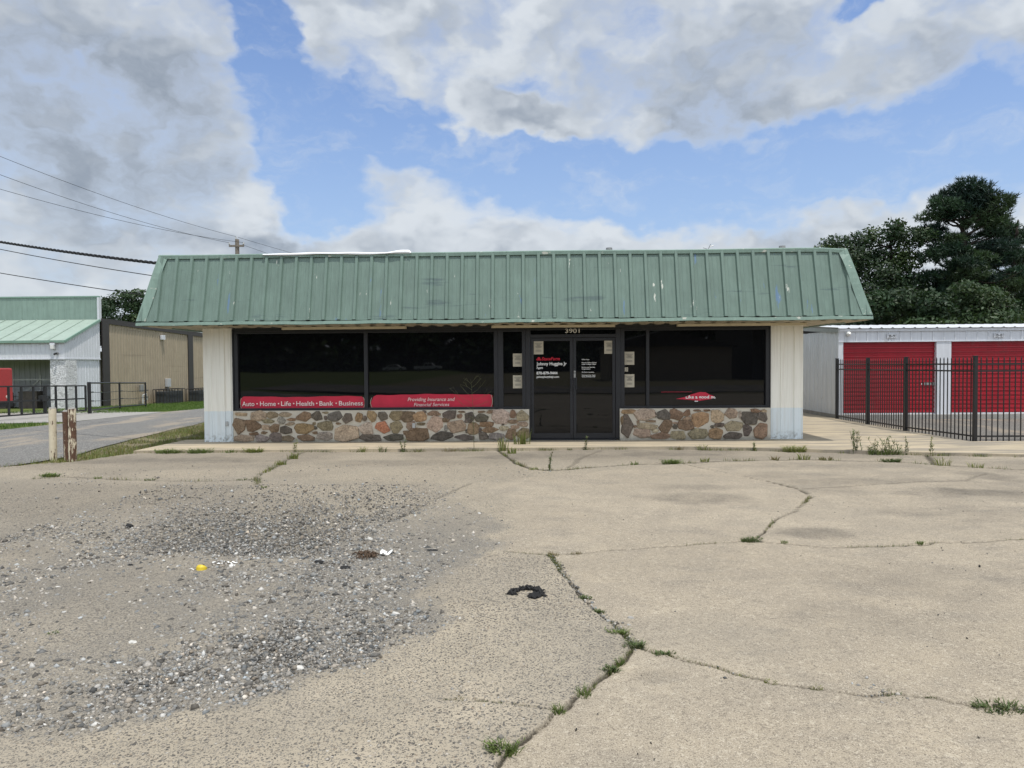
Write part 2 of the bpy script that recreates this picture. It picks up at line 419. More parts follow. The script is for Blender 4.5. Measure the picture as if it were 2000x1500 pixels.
M['tan_wall'] = worn('tan_ribbed_steel', (0.37, 0.31, 0.225), [((0.17, 0.14, 0.11), (0.12, 0.12, 6), 0.60, 0.72, 4, 0.6)], 0.55)
M['dark_trim'] = simple('dark_brown_trim', (0.030, 0.026, 0.024), 0.5)
M['grey_inner'] = worn('grey_inner_cladding', (0.42, 0.43, 0.45), [], 0.6)
M['crate'] = simple('dark_weathered_board', (0.10, 0.085, 0.075), 0.85, 0.2, var=0.4, scale=5)
def rock_white():
    m, t = mat('white_painted_split_block')
    v = t.vor(t.v('MULTIPLY', t.pos, (1, 1, 2.2)), 6.0, 'DISTANCE_TO_EDGE').outputs[0]
    h = t.m('ADD', t.ss(v, 0.0, 0.08), t.noise(t.pos, 22, 5, 0.7))
    t.put(t.b.inputs['Base Color'], t.mix(t.lin(h, 0.3, 1.5), (0.50, 0.51, 0.53), (0.84, 0.85, 0.86))); t.put(t.b.inputs['Roughness'], 0.8)  # hollows of the block face coloured darker: shade painted along with the relief
    t.put(t.b.inputs['Normal'], t.node('ShaderNodeBump', {'Strength': 1, 'Distance': 0.06, 'Height': h}).outputs[0])
    return m
M['block'] = rock_white()
def rust_mat(name, lo, hi):
    m, t = mat(name)
    n = t.noise(t.v('MULTIPLY', t.pos, (9, 9, 3.2)), 1.6, 7, 0.7)
    st = t.noise(t.v('MULTIPLY', t.pos, (30, 30, 1.6)), 1, 4, 0.6)
    msk = t.ss(t.m('ADD', t.m('MULTIPLY', n, 0.65), t.m('MULTIPLY', st, 0.35)), lo, hi)
    paint = t.mix(t.noise(t.pos, 14, 4), (0.55, 0.47, 0.33), (0.72, 0.65, 0.50))
    rust = t.mix(t.noise(t.pos, 25, 5), (0.050, 0.027, 0.018), (0.165, 0.085, 0.050))
    t.put(t.b.inputs['Base Color'], t.mix(msk, paint, rust)); t.put(t.b.inputs['Roughness'], 0.85)
    t.put(t.b.inputs['Normal'], t.node('ShaderNodeBump', {'Strength': 0.8, 'Distance': 0.004, 'Height': t.m('SUBTRACT', t.noise(t.pos, 50, 4), msk)}).outputs[0])
    return m
M['rust_low'] = rust_mat('flaking_cream_paint', 0.56, 0.60)
M['rust_mid'] = rust_mat('half_rusted_paint', 0.475, 0.51)
M['rust_high'] = rust_mat('mostly_rusted_paint', 0.41, 0.45)
M['wood_pole'] = simple('grey_weathered_wood', (0.20, 0.175, 0.15), 0.9, 0.2, var=0.3, scale=8)
M['wire'] = simple('black_cable_sheath', (0.014, 0.014, 0.015), 0.6, 0.3)
M['bark'] = simple('dark_bark', (0.034, 0.028, 0.024), 0.95, 0.1, var=0.35, scale=9, bump=0.02, bscale=25)
M['leaf'] = tinted('leaf', 0.55, 0.35, 0.2, 2.0, 0, 0.22)
M['weed'] = tinted('weed_leaf', 0.6, 0.3, 0.15, 30, 0, 0.25)
M['gravel'] = tinted('crushed_stone', 0.9, 0.2, 0.25, 90)
M['ac_metal'] = simple('dark_condenser_fins', (0.05, 0.055, 0.06), 0.5)
M['grey_box'] = simple('grey_plastic_box', (0.42, 0.43, 0.43), 0.6)
M['truck_red'] = simple('faded_red_truck_paint', (0.36, 0.03, 0.03), 0.4, 0.5)
M['rubber'] = simple('black_rubber', (0.018, 0.018, 0.018), 0.8, 0.3, var=0.3, scale=20)
M['lamp_glass'] = simple('clear_lamp_glass', (0.75, 0.75, 0.72), 0.15, 0.6)
M['gravel_white'] = simple('whitish_stone', (0.50, 0.49, 0.46), 0.9, 0.2, var=0.2, scale=40)
M['yellow'] = simple('yellow_plastic', (0.62, 0.46, 0.03), 0.5, 0.4)
M['white_scrap'] = simple('torn_white_paper', (0.80, 0.80, 0.78), 0.8, 0.2)
M['twig'] = simple('dry_brown_leaf', (0.085, 0.060, 0.042), 0.9, 0.1, var=0.35, scale=20)
M['tail'] = simple('tail_lamp_glass', (0.65, 0.55, 0.5), 0.2, 0.5)

def lot_mat():
    m, t = mat('worn_lot_surface')
    A = t.node('ShaderNodeAttribute', attribute_name='tint')
    sp = t.node('ShaderNodeSeparateColor', {0: A.outputs['Color']})
    agg, grav, stain, crack = sp.outputs[0], sp.outputs[1], sp.outputs[2], A.outputs['Alpha']
    P = t.pos
    big = t.noise(P, 0.35, 6, 0.6); mid = t.noise(P, 2.3, 7, 0.65); fine = t.noise(P, 55, 4, 0.7); grain = t.noise(P, 190, 2, 0.6)
    conc = t.mix(t.lin(big, 0.3, 0.7), (0.295, 0.252, 0.190), (0.378, 0.326, 0.248))
    conc = t.mix(t.lin(mid, 0.35, 0.72, 0, 0.75), conc, (0.225, 0.198, 0.160))
    conc = t.mix(t.ss(t.noise(t.v('MULTIPLY', P, (1.0, 2.6, 1)), 0.9, 7, 0.7), 0.50, 0.68, 0, 0.45), conc, (0.185, 0.168, 0.142))
    conc = t.mix(t.ss(t.noise(P, 30, 3, 0.75), 0.53, 0.64, 0, 0.55), conc, (0.170, 0.147, 0.118)); conc = t.mix(t.ss(t.noise(t.v('ADD', P, (3, 7, 1)), 34, 3, 0.75), 0.55, 0.66, 0, 0.5), conc, (0.50, 0.45, 0.36))
    conc = t.mix(t.ss(grain, 0.56, 0.66, 0, 0.75), conc, (0.56, 0.50, 0.41)); conc = t.mix(t.ss(t.noise(P, 130, 2, 0.6), 0.54, 0.64, 0, 0.8), conc, (0.130, 0.110, 0.086))
    pit = t.vor(P, 38); conc = t.mix(t.m('MULTIPLY', t.ss(pit.outputs['Distance'], 0.10, 0.2, 1, 0), t.ss(mid, 0.45, 0.6)), conc, (0.13, 0.11, 0.09))
    # exposed aggregate: small stones set in a sandy matrix
    Pw = t.v('ADD', P, t.v('SCALE', t.noise(P, 40, 3, out=1), 0.022))
    v1 = t.vor(Pw, 62); v2 = t.vor(Pw, 120)
    r1 = t.node('ShaderNodeSeparateColor', {0: v1.outputs['Color']}); r2 = t.node('ShaderNodeSeparateColor', {0: v2.outputs['Color']})
    st1 = t.ramp(r1.outputs[0], [(0.0, (0.035, 0.035, 0.037)), (0.35, (0.085, 0.082, 0.08)), (0.6, (0.15, 0.135, 0.12)), (0.85, (0.27, 0.21, 0.15)), (1.0, (0.50, 0.47, 0.42))])
    st2 = t.ramp(r2.outputs[1], [(0.0, (0.07, 0.07, 0.07)), (0.5, (0.19, 0.18, 0.165)), (1.0, (0.40, 0.35, 0.27))])
    matrix = t.mix(t.lin(mid, 0.3, 0.7), (0.305, 0.266, 0.204), (0.42, 0.364, 0.278))
    k1 = t.m('MULTIPLY', t.ss(v1.outputs['Distance'], 0.38, 0.46, 1, 0), t.ss(r1.outputs[2], 0.46, 0.50))
    k2 = t.m('MULTIPLY', t.ss(v2.outputs['Distance'], 0.40, 0.50, 1, 0), t.ss(r2.outputs[2], 0.32, 0.38))
    ag = t.mix(k2, matrix, st2); ag = t.mix(k1, ag, st1)
    ag = t.mix(t.ss(big, 0.42, 0.62, 0, 0.40), ag, (0.20, 0.185, 0.16))
    # grey stone dust between loose stones
    gr = t.mix(t.lin(t.noise(P, 90, 3, 0.7), 0.3, 0.7), (0.125, 0.116, 0.100), (0.285, 0.262, 0.224))
    gr = t.mix(k2, gr, st2)
    c = t.mix(agg, conc, ag); c = t.mix(grav, c, gr)
    c = t.mix(t.m('MULTIPLY', stain, t.lin(mid, 0.2, 0.7, 0.45, 1.0)), c, t.mix(1.0, c, (0.44, 0.45, 0.48), 'MULTIPLY'))
    c = t.mix(crack, c, t.mix(fine, (0.022, 0.020, 0.016), (0.075, 0.065, 0.048)))
    t.put(t.b.inputs['Base Color'], c); t.put(t.b.inputs['Roughness'], 0.92); t.put(t.b.inputs['Specular IOR Level'], 0.15)
    h = t.m('ADD', t.m('MULTIPLY', t.m('ADD', k1, t.m('MULTIPLY', k2, 0.6)), t.m('MAXIMUM', agg, grav)), t.m('MULTIPLY', fine, 0.5))
    t.put(t.b.inputs['Normal'], t.node('ShaderNodeBump', {'Strength': 0.9, 'Distance': 0.005, 'Height': h}).outputs[0])
    return m
M['lot'] = lot_mat()
def walk_mat():
    m, t = mat('sandy_walkway_concrete')
    P = t.pos; n = t.noise(P, 1.4, 7, 0.65); s = t.noise(t.v('MULTIPLY', P, (0.5, 3.5, 1)), 1.2, 5, 0.6); f = t.noise(P, 60, 4, 0.7)
    c = t.mix(t.lin(n, 0.3, 0.7), (0.375, 0.322, 0.235), (0.47, 0.395, 0.285))
    xw = t.node('ShaderNodeSeparateXYZ', {0: P}).outputs[0]
    c = t.mix(t.m('MULTIPLY', t.ss(s, 0.42, 0.60), t.ss(xw, 3.0, 8.5, 0.45, 0.85)), c, (0.225, 0.205, 0.175)); c = t.mix(t.ss(f, 0.56, 0.68, 0, 0.5), c, (0.2, 0.17, 0.13))
    t.put(t.b.inputs['Base Color'], c); t.put(t.b.inputs['Roughness'], 0.92); t.put(t.b.inputs['Specular IOR Level'], 0.15)
    t.put(t.b.inputs['Normal'], t.node('ShaderNodeBump', {'Strength': 0.8, 'Distance': 0.004, 'Height': f}).outputs[0])
    return m
M['walk'] = walk_mat()
def asphalt_mat(name, a, b, patch):
    m, t = mat(name)
    P = t.pos; f = t.noise(P, 45, 4, 0.75); n = t.noise(t.v('MULTIPLY', P, (1.0, 0.35, 1)), 0.7, 7, 0.65)
    v = t.vor(P, 55); g = t.node('ShaderNodeSeparateColor', {0: v.outputs['Color']}).outputs[0]
    c = t.mix(t.lin(f, 0.3, 0.7), a, b); c = t.mix(t.ss(g, 0.75, 0.95, 0, 0.6), c, tuple(min(1, x * 2.0) for x in b))
    c = t.mix(t.ss(n, 0.51, 0.62, 0, 0.8), c, patch); c = t.mix(t.ss(n, 0.42, 0.33, 0, 0.5), c, tuple(x * 0.45 for x in a))
    t.put(t.b.inputs['Base Color'], c); t.put(t.b.inputs['Roughness'], 0.92); t.put(t.b.inputs['Specular IOR Level'], 0.15)
    t.put(t.b.inputs['Normal'], t.node('ShaderNodeBump', {'Strength': 0.8, 'Distance': 0.006, 'Height': f}).outputs[0])
    return m
M['drive'] = asphalt_mat('gravelly_asphalt', (0.10, 0.10, 0.097), (0.20, 0.195, 0.185), (0.29, 0.25, 0.20))
M['yard'] = asphalt_mat('old_yard_asphalt', (0.10, 0.095, 0.088), (0.17, 0.16, 0.145), (0.25, 0.21, 0.165))
def soil_mat():
    m, t = mat('grass_and_soil')
    P = t.pos; n = t.noise(P, 0.6, 6, 0.65); f = t.noise(P, 24, 5, 0.7)
    c = t.mix(t.lin(f, 0.3, 0.7), (0.055, 0.080, 0.022), (0.15, 0.185, 0.06))
    vx_ = t.node('ShaderNodeSeparateXYZ', {0: P}).outputs[0]
    c = t.mix(t.m('MULTIPLY', t.ss(vx_, -12.0, -10.0), t.ss(t.noise(P, 2.2, 5, 0.65), 0.36, 0.52)), c, (0.21, 0.18, 0.125))
    c = t.mix(t.ss(n, 0.52, 0.68, 0, 0.7), c, (0.20, 0.19, 0.075)); c = t.mix(t.ss(f, 0.62, 0.72, 0, 0.6), c, (0.16, 0.13, 0.085))
    t.put(t.b.inputs['Base Color'], c); t.put(t.b.inputs['Roughness'], 0.95); t.put(t.b.inputs['Specular IOR Level'], 0.1)
    t.put(t.b.inputs['Normal'], t.node('ShaderNodeBump', {'Strength': 1.0, 'Distance': 0.03, 'Height': f}).outputs[0])
    return m
M['soil'] = soil_mat()

# ================================================================== SETTING
def arr(*parts): return np.concatenate(parts)
gx = arr(np.linspace(-900, -60, 15), np.arange(-50, -26, 4.), np.arange(-26, 16, 1.), np.arange(16, 60, 6.), np.linspace(70, 900, 15))
gy = arr(np.linspace(-700, -70, 12), np.arange(-60, 64, 3.), np.linspace(70, 1400, 18))
GX, GY = np.meshgrid(gx, gy, indexing='ij')
o = MB().grid(np.stack([GX, GY, TZ(GX, GY) - 0.04 + 0.028 * sst(-GX, 7.6, 8.4)], -1)).build('ground', M['soil'], smooth=True)
tag(o, kind='structure')

def loft(name, a, b, n, m, material, dz=0.0):
    a = np.array(a, float); b = np.array(b, float)
    def res(p, n):
        s = np.concatenate([[0], np.cumsum(np.hypot(*np.diff(p, axis=0).T))]); u = np.linspace(0, s[-1], n)
        return np.stack([np.interp(u, s, p[:, 0]), np.interp(u, s, p[:, 1])], -1)
    A, B = res(a, n), res(b, n); w = np.linspace(0, 1, m)[None, :, None]
    P = A[:, None] * (1 - w) + B[:, None] * w
    Z = TZ(P[..., 0], P[..., 1]) + dz
    return tag(MB().grid(np.concatenate([P, Z[..., None]], -1)).build(name, material, smooth=True), kind='structure')

def jig(p, amp, step, seed, closed=False):
    """roughen a polyline"""
    p = np.array(p, float); s = np.concatenate([[0], np.cumsum(np.hypot(*np.diff(p, axis=0).T))])
    u = np.arange(0, s[-1], step); u = np.append(u, s[-1])
    q = np.stack([np.interp(u, s, p[:, 0]), np.interp(u, s, p[:, 1])], -1)
    q[:, 0] += (fbm(u / (step * 3), u * 0 + seed, seed, 3) - 0.5) * 2 * amp
    q[:, 1] += (fbm(u / (step * 3), u * 0 + seed + 9, seed + 4, 3) - 0.5) * 2 * amp
    return q

loft('driveway', jig([(-9.2, -24), (-8.9, -8), (-8.36, -3.3), (-8.22, -2.72), (-8.1, -2.0), (-8.3, -0.6), (-8.6, 1.0), (-8.9, 3.5), (-9.4, 9), (-9.8, 20), (-10, 60)], 0.12, 0.3, 3),
     jig([(-15, -24), (-14.5, -8), (-14.0, 4), (-13.85, 6.5), (-14.4, 10), (-14.5, 14), (-14.2, 22), (-14, 60)], 0.2, 0.5, 8), 160, 24, M['drive'])
loft('gate_apron', jig([(-14.2, 7.6), (-14.2, 9.0), (-14.3, 12), (-14.6, 14.2)], 0.1, 0.4, 5),
     jig([(-23.2, 7.0), (-23.2, 10), (-23.2, 17), (-23.2, 22)], 0.1, 0.8, 6), 24, 16, M['slab_grey'], 0.006)

# ---- parking lot: one displaced sheet whose point attribute carries aggregate / loose stone dust / stains / cracks
def spaced(a, b, f):
    out = [a]
    while out[-1] < b: out.append(out[-1] + f(out[-1]))
    return np.array(out)
lx = arr(np.arange(-8.7, -2.6, 0.045), np.arange(-2.6, 3.2, 0.0125), np.arange(3.2, 10.5, 0.045), np.arange(10.5, 27, 0.4))
ly = arr(np.arange(-23, -12.8, 0.3), spaced(-12.8, -1.05, lambda y: max(0.009, 0.0042 * (y + 15))))
LX, LY = np.meshgrid(lx, ly, indexing='ij')

BND = np.array([(-16, -1.6), (-14, -0.6), (-12.14, .39), (-11.9, .52), (-11.66, .67), (-11.48, .8), (-11.14, 1.02), (-10.89, 1.15), (-10.58, 1.07), (-10.09, .91),
                (-9.49, .8), (-8.95, .70), (-8.81, .36), (-8.45, .31), (-7.6, .42), (-6.48, .34), (-5.6, .11), (-4.75, .3), (-4.3, 1.45), (-3.24, 3.06), (-2.9, 4.5), (-2.6, 7)])
wob = (fbm(LX * 3, LY * 3, 21) - 0.5)
edge = LX - np.interp(LY, BND[:, 0], BND[:, 1])
soft = np.where(LY < -8.9, 0.02, 0.12)
agg = 1 - sst(edge + wob * np.where(LY < -8.9, 0.03, 0.5), -soft, soft)
agg *= np.where(LY > -3.0, 0.75, 1.0) * (0.62 + 0.38 * sst(-LY, 4.0, 8.0)) * (0.75 + 0.35 * fbm(LX * 0.9, LY * 0.9, 31))
agg = np.maximum(agg, 0.28 * sst(fbm(LX * 0.7, LY * 1.4, 41), 0.52, 0.7))
GRP = np.array([(-0.68, -5.77), (-0.27, -6.63), (0.28, -7.64), (0.48, -7.9), (0.15, -8.22), (0.47, -8.46), (0.32, -8.73), (0.19, -8.9), (0.10, -9.28), (-0.05, -9.75),
                (-0.21, -9.98), (0.08, -10.4), (0.12, -10.55), (-0.06, -10.79), (-0.25, -11.08), (-0.39, -11.23), (-0.56, -11.4), (-0.67, -11.54), (-0.98, -11.67),
                (-1.2, -11.82), (-1.5, -11.8), (-1.95, -11.3), (-1.75, -10.35), (-1.5, -9.41), (-1.3, -8.24), (-1.1, -6.61)])
def poly_sd(X, Y, P):
    d = np.full(X.shape, 1e9); ins = np.zeros(X.shape, bool)
    for (x0, y0), (x1, y1) in zip(P, np.roll(P, -1, 0)):
        dx, dy = x1 - x0, y1 - y0
        t = np.clip(((X - x0) * dx + (Y - y0) * dy) / (dx * dx + dy * dy), 0, 1)
        d = np.minimum(d, np.hypot(X - x0 - t * dx, Y - y0 - t * dy))
        c = ((y0 > Y) != (y1 > Y)) & (X < dx * (Y - y0) / (dy if abs(dy) > 1e-9 else 1e-9) + x0)
        ins ^= c
    return np.where(ins, d, -d)
FIELD = np.array([(-0.5, -5.2), (-0.2, -6.63), (0.28, -7.64), (0.48, -7.9), (0.15, -8.22), (0.47, -8.46), (0.32, -8.73), (0.19, -8.9), (0.10, -9.28), (-0.05, -9.75),
                  (-0.21, -9.98), (0.08, -10.4), (0.12, -10.55), (-0.06, -10.79), (-0.25, -11.08), (-0.39, -11.23), (-0.67, -11.52), (-1.0, -11.74), (-1.5, -11.95), (-2.3, -12.15),
                  (-3.4, -12.3), (-8.4, -12.4), (-8.4, -4.4), (-3.0, -4.6)])
def gravel_mask(X, Y):
    wob_ = (fbm(X * 4, Y * 4, 51) - 0.5) * 0.30 + (fbm(X * 13, Y * 13, 55) - 0.5) * 0.14
    core = sst(poly_sd(X, Y, GRP) + wob_ * 1.6, -0.35, 0.30) * (0.30 + 0.70 * sst(-Y, 6.0, 9.0))
    inside = sst(poly_sd(X, Y, FIELD) + wob_, -0.04, 0.14)
    fade = (0.58 + 0.24 * sst(X, -5.0, -1.0)) * (0.30 + 0.70 * sst(-Y, 5.5, 9.3))
    patch = 0.72 + 0.45 * sst(fbm(X * 2.0, Y * 2.0, 57), 0.34, 0.66)
    return np.clip(inside * np.maximum(core * (0.60 + 0.40 * sst(fbm(X * 5, Y * 5, 61), 0.30, 0.5)), fade * patch), 0, 1)
grav = gravel_mask(LX, LY)
stain = np.zeros_like(LX)
for cx, cy_, rx, ry, a in [(6.2, -6.0, 1.0, .35, .9), (7.15, -4.7, .45, .6, .85), (5.2, -5.1, 1.6, .3, .5), (4.85, -7.2, .5, .25, .45), (2.6, -6.3, .8, .4, .55), (2.9, -5.6, .9, .25, .35),
                           (3.3, -8.1, .35, .25, .75), (6.0, -3.6, 2.4, .5, .3), (1.0, -2.3, 1.6, .55, .7), (3.0, -2.1, 1.3, .5, .75), (-6.0, -2.6, 2.2, .6, .75), (-1.6, -3.0, 2.2, .5, .4),
                           (-5.0, -6.5, 2.5, 1.2, .35), (1.2, -11.29, .15, .09, .55), (2.6, -10.4, .6, .4, .22), (3.6, -9.6, 1.0, .5, .25), (-0.4, -1.9, .9, .35, .4)]:
    q = np.hypot((LX - cx) / rx, (LY - cy_) / ry) + (fbm(LX * 2.5, LY * 2.5, 71) - 0.5) * 1.1
    stain = np.maximum(stain, a * (1 - sst(q, 0.35, 1.25)))
stain = np.maximum(stain, 0.42 * sst(LY, -3.6, -2.4) * sst(fbm(LX * .8, LY * 1.6, 121), .30, .6))
stain = np.maximum(stain, 0.30 * sst(LX - 3.9 + (LY + 6) * .3, -.1, .4) * sst(fbm(LX * .55, LY * 1.1, 131), .42, .66))
stain = np.maximum(stain, 0.34 * sst(-LX, 1.5, 4.0) * sst(fbm(LX * .5, LY * .9, 141), .42, .66))
crack = np.zeros_like(LX)
def carve(pts, w, amp=0.03, step=0.08, seed=0, depth=1.0):
    q = jig(pts, amp, step, seed)
    for (x0, y0), (x1, y1) in zip(q[:-1], q[1:]):
        p = w * 2.5
        i0, i1 = np.searchsorted(lx, [min(x0, x1) - p, max(x0, x1) + p]); j0, j1 = np.searchsorted(ly, [min(y0, y1) - p, max(y0, y1) + p])
        if i1 <= i0 or j1 <= j0: continue
        X, Y = LX[i0:i1, j0:j1], LY[i0:i1, j0:j1]; dx, dy = x1 - x0, y1 - y0
        t = np.clip(((X - x0) * dx + (Y - y0) * dy) / max(1e-9, dx * dx + dy * dy), 0, 1)
        d = np.hypot(X - x0 - t * dx, Y - y0 - t * dy)
        ww = w * (0.45 + 1.1 * vn(np.asarray((x0 + x1) * 7.), np.asarray((y0 + y1) * 7.), seed))
        crack[i0:i1, j0:j1] = np.maximum(crack[i0:i1, j0:j1], depth * (1 - sst(d, ww * 0.45, ww * 1.25)))
C2 = [(-3.76, -1.5), (-3.6, -3.9), (-3.44, -4.75), (-3.07, -5.53)]
C2B = [(-3.44, -4.75), (-4.29, -4.87), (-5.25, -4.75), (-6.36, -4.34), (-6.91, -4.57)]
C3 = [(-0.02, -1.3), (0.26, -2.83), (0.52, -3.74), (0.88, -4.02), (2.28, -3.39), (3.06, -3.24), (3.73, -2.95), (5.16, -2.8), (6.53, -3.17), (7.07, -3.55), (7.77, -3.96), (8.08, -4.08), (10.5, -4.6)]
C4 = [(3.06, -3.24), (3.43, -4.1), (3.88, -5.07), (4.07, -5.68), (4.02, -6.22), (3.63, -6.85), (3.07, -7.63), (2.7, -8.28), (2.58, -8.42)]
C5 = [(0.34, -8.81), (0.72, -8.92), (1.01, -8.82), (1.48, -8.68), (2.46, -8.43), (2.74, -8.44), (3.14, -8.63), (3.77, -8.63), (4.25, -8.49), (5.11, -8.38), (8, -8.1)]
C6 = [(0.72, -8.92), (0.8, -9.49), (0.91, -10.09), (1.07, -10.58), (1.15, -10.89), (1.25, -10.97), (1.43, -11.1), (1.55, -11.18), (1.63, -11.27), (1.76, -11.35), (1.99, -11.42),
      (2.21, -11.5), (2.37, -11.49), (2.64, -11.58), (2.76, -11.61), (2.86, -11.65), (4.2, -12.0)]
C7 = [(1.15, -10.89), (1.02, -11.14), (0.8, -11.48), (0.67, -11.66), (0.52, -11.9), (0.42, -12.06), (0.39, -12.14), (-0.4, -13.3)]
C8 = [(0.09, -11.55), (0.3, -11.57), (0.45, -11.6), (0.67, -11.66)]
carve(C2, 0.03, 0.05, 0.12, 1, 0.5); carve(C2B, 0.03, 0.06, 0.12, 2, 0.5); carve(C3, 0.04, 0.05, 0.12, 3, 0.85)
carve([(7.65, -2.06), (7.07, -3.55)], 0.05, 0.05, 0.15, 4, 0.8)
carve(C4, 0.013, 0.06, 0.06, 5, .95); carve(C4[2:4], 0.020, 0.02, 0.1, 5); carve(C5, 0.012, 0.05, 0.05, 6, 0.85); carve(C6[:6], 0.016, 0.02, 0.04, 7, .8); carve(C6[5:], 0.009, 0.030, 0.028, 8, 0.9)
carve(C7, 0.010, 0.026, 0.035, 9, 0.95); carve(C8, 0.008, 0.012, 0.03, 10, 0.6)
carve([(4.07, -5.68), (5.2, -5.35), (6.6, -5.1), (7.2, -4.5)], 0.03, 0.06, 0.2, 11, 0.35)
carve([(1.9, -1.5), (1.45, -2.6), (1.2, -3.7)], 0.05, 0.05, 0.2, 12, 0.3)
carve([(-1.88, -9.04), (-1.47, -8.66), (-1.05, -8.04), (-0.69, -6.62), (-0.3, -5.2)], 0.03, 0.05, 0.15, 13, 0.28)
LZ = -0.05 + (fbm(LX * 0.5, LY * 0.5, 81, 3) - 0.5) * 0.035 - crack * 0.022 + grav * 0.010 * fbm(LX * 6, LY * 6, 91) + (fbm(LX * 20, LY * 20, 95, 2) - 0.5) * 0.004
# the aggregate slab stands a finger proud of the smooth slab along their common edge
LZ += 0.012 * (1 - sst(edge, -0.007, 0.007)) * sst(-LY, 8.6, 9.2) * np.clip(1 - grav, 0, 1)
na, nb = LX.shape
idx = np.arange(na * nb).reshape(na, nb)
F = np.stack([idx[:-1, :-1], idx[1:, :-1], idx[1:, 1:], idx[:-1, 1:]], -1).reshape(-1, 4)
cxm = (LX[:-1, :-1] + LX[1:, 1:]).ravel() / 2; cym = (LY[:-1, :-1] + LY[1:, 1:]).ravel() / 2
LEFT = np.array([(-23, -8.9), (-8, -8.7), (-3.5, -8.42), (-3.06, -8.0), (-2.69, -7.45), (-1.48, -7.0), (-1.0, -6.9)])
keep = cxm > np.interp(cym, LEFT[:, 0], LEFT[:, 1]) + (fbm(cxm * 5, cym * 5, 99) - 0.5) * 0.25
o = fast_mesh('parking_lot', np.stack([LX, LY, LZ], -1).reshape(-1, 3), F[keep], M['lot'],
              np.stack([agg, grav, stain, crack], -1).reshape(-1, 4))
o.data.polygons.foreach_set('use_smooth', np.ones(len(o.data.polygons), bool))
tag(o, kind='structure')

# ---- walkway slab in front of and beside the shop
wp = [(-7.05, -1.52), (-5.7, -1.46), (-3.81, -1.45), (.03, -1.36), (3.2, -1.25), (4.61, -1.47), (5.9, -1.84), (7.26, -2.26), (9.04, -2.68), (17, -4.4)]
wq = jig(wp, 0.02, 0.25, 15)
top = [(x, y) for x, y in wq] + [(17, -0.62), (9.38, -0.62), (9.38, 12), (6.2, 12), (6.2, 0.5), (-7.0, 0.5)]
n = len(top)
v = [(x, y, 0.0) for x, y in top] + [(x, y, -0.2) for x, y in top]
o = MB().add(v, [tuple(range(n))] + [(i, (i + 1) % n, (i + 1) % n + n, i + n) for i in range(n)]).build('walkway', M['walk'])
tag(o, kind='structure')
o = MB().grid(np.stack(np.meshgrid(np.linspace(9.38, 40, 20), np.linspace(-0.62, 5.35, 8), indexing='ij') + [np.full((20, 8), -0.03)], -1)).build('storage_yard', M['yard'])
tag(o, kind='structure')
# the street behind the photographer (it shows as reflections in the shop windows)
o = MB().grid(np.stack(np.meshgrid(np.linspace(-200, 200, 40), np.linspace(-38, -26, 6), indexing='ij') + [np.full((40, 6), -0.03)], -1)).build('road', M['yard'])
V0 = np.array([p.co[:] for p in o.data.vertices]); V0[:, 2] = TZ(V0[:, 0], V0[:, 1]) + 0.01
o.data.vertices.foreach_set('co', V0.astype(np.float32).ravel()); tag(o, kind='structure')

# ---- loose crushed stone
OCT = np.array([(1, 0, 0), (-1, 0, 0), (0, 1, 0), (0, -1, 0), (0, 0, 1), (0, 0, -1)], float)
OF = np.array([(0, 2, 4), (2, 1, 4), (1, 3, 4), (3, 0, 4), (2, 0, 5), (1, 2, 5), (3, 1, 5), (0, 3, 5)])
ICO = None
def stones(name, xy, r, colr):
    n = len(xy)
    sc = r[:, None] * np.stack([rng.uniform(.7, 1.4, n), rng.uniform(.6, 1.1, n), rng.uniform(.45, .85, n)], -1)
    v = OCT[None] * sc[:, None] * rng.uniform(.65, 1.25, (n, 6, 1)) + rng.normal(0, .12, (n, 6, 3)) * r[:, None, None]
    a = rng.uniform(0, 6.28, n); b = rng.normal(0, .5, n)
    y, z = v[..., 1] * np.cos(b)[:, None] - v[..., 2] * np.sin(b)[:, None], v[..., 1] * np.sin(b)[:, None] + v[..., 2] * np.cos(b)[:, None]
    x = v[..., 0] * np.cos(a)[:, None] - y * np.sin(a)[:, None]; y = v[..., 0] * np.sin(a)[:, None] + y * np.cos(a)[:, None]
    z0 = -0.048 + sc[:, 2] * 0.45
    V = np.stack([x + xy[:, :1], y + xy[:, 1:], z + z0[:, None]], -1).reshape(-1, 3)
    F = (OF[None] + 6 * np.arange(n)[:, None, None]).reshape(-1, 3)
    return fast_mesh(name, V, F, M['gravel'], np.repeat(colr, 6, 0))
def stone_cols(n):
    g = rng.choice([.085, .14, .20, .26, .34, .46], n, p=[.15, .23, .25, .20, .11, .06]) * rng.uniform(.8, 1.2, n)
    warm = rng.normal(0, .05, n)
    return np.stack([g * (1.03 + warm), g * 0.985, g * (0.905 - warm)], -1)
N = 380000
pts = np.stack([rng.uniform(-4.6, 0.7, N), -12.4 + 7.2 * rng.uniform(0, 1, N) ** 1.7], -1)
gm = gravel_mask(pts[:, 0], pts[:, 1])
pts = pts[rng.uniform(0, 1, N) < gm ** 0.85 * (1 - 0.72 * sst(pts[:, 1], -9.6, -5.8))][:170000]
rr = np.clip(rng.lognormal(math.log(.0062), .52, len(pts)), .003, .026) * (1 + 0.02 * np.clip(pts[:, 1] + 12, 0, 6))
N2 = 16000
p2 = np.stack([rng.uniform(-7, 1.0, N2), rng.uniform(-12.3, -3.2, N2)], -1)
w = (0.12 + sst(fbm(p2[:, 0] * 1.2, p2[:, 1] * 1.2, 17), 0.4, 0.65) * 0.6) * (p2[:, 0] < np.interp(p2[:, 1], BND[:, 0], BND[:, 1]) - 0.04)
p2 = p2[rng.uniform(0, 1, N2) < w]
r2 = np.clip(rng.lognormal(math.log(.006), .5, len(p2)), .003, .024)
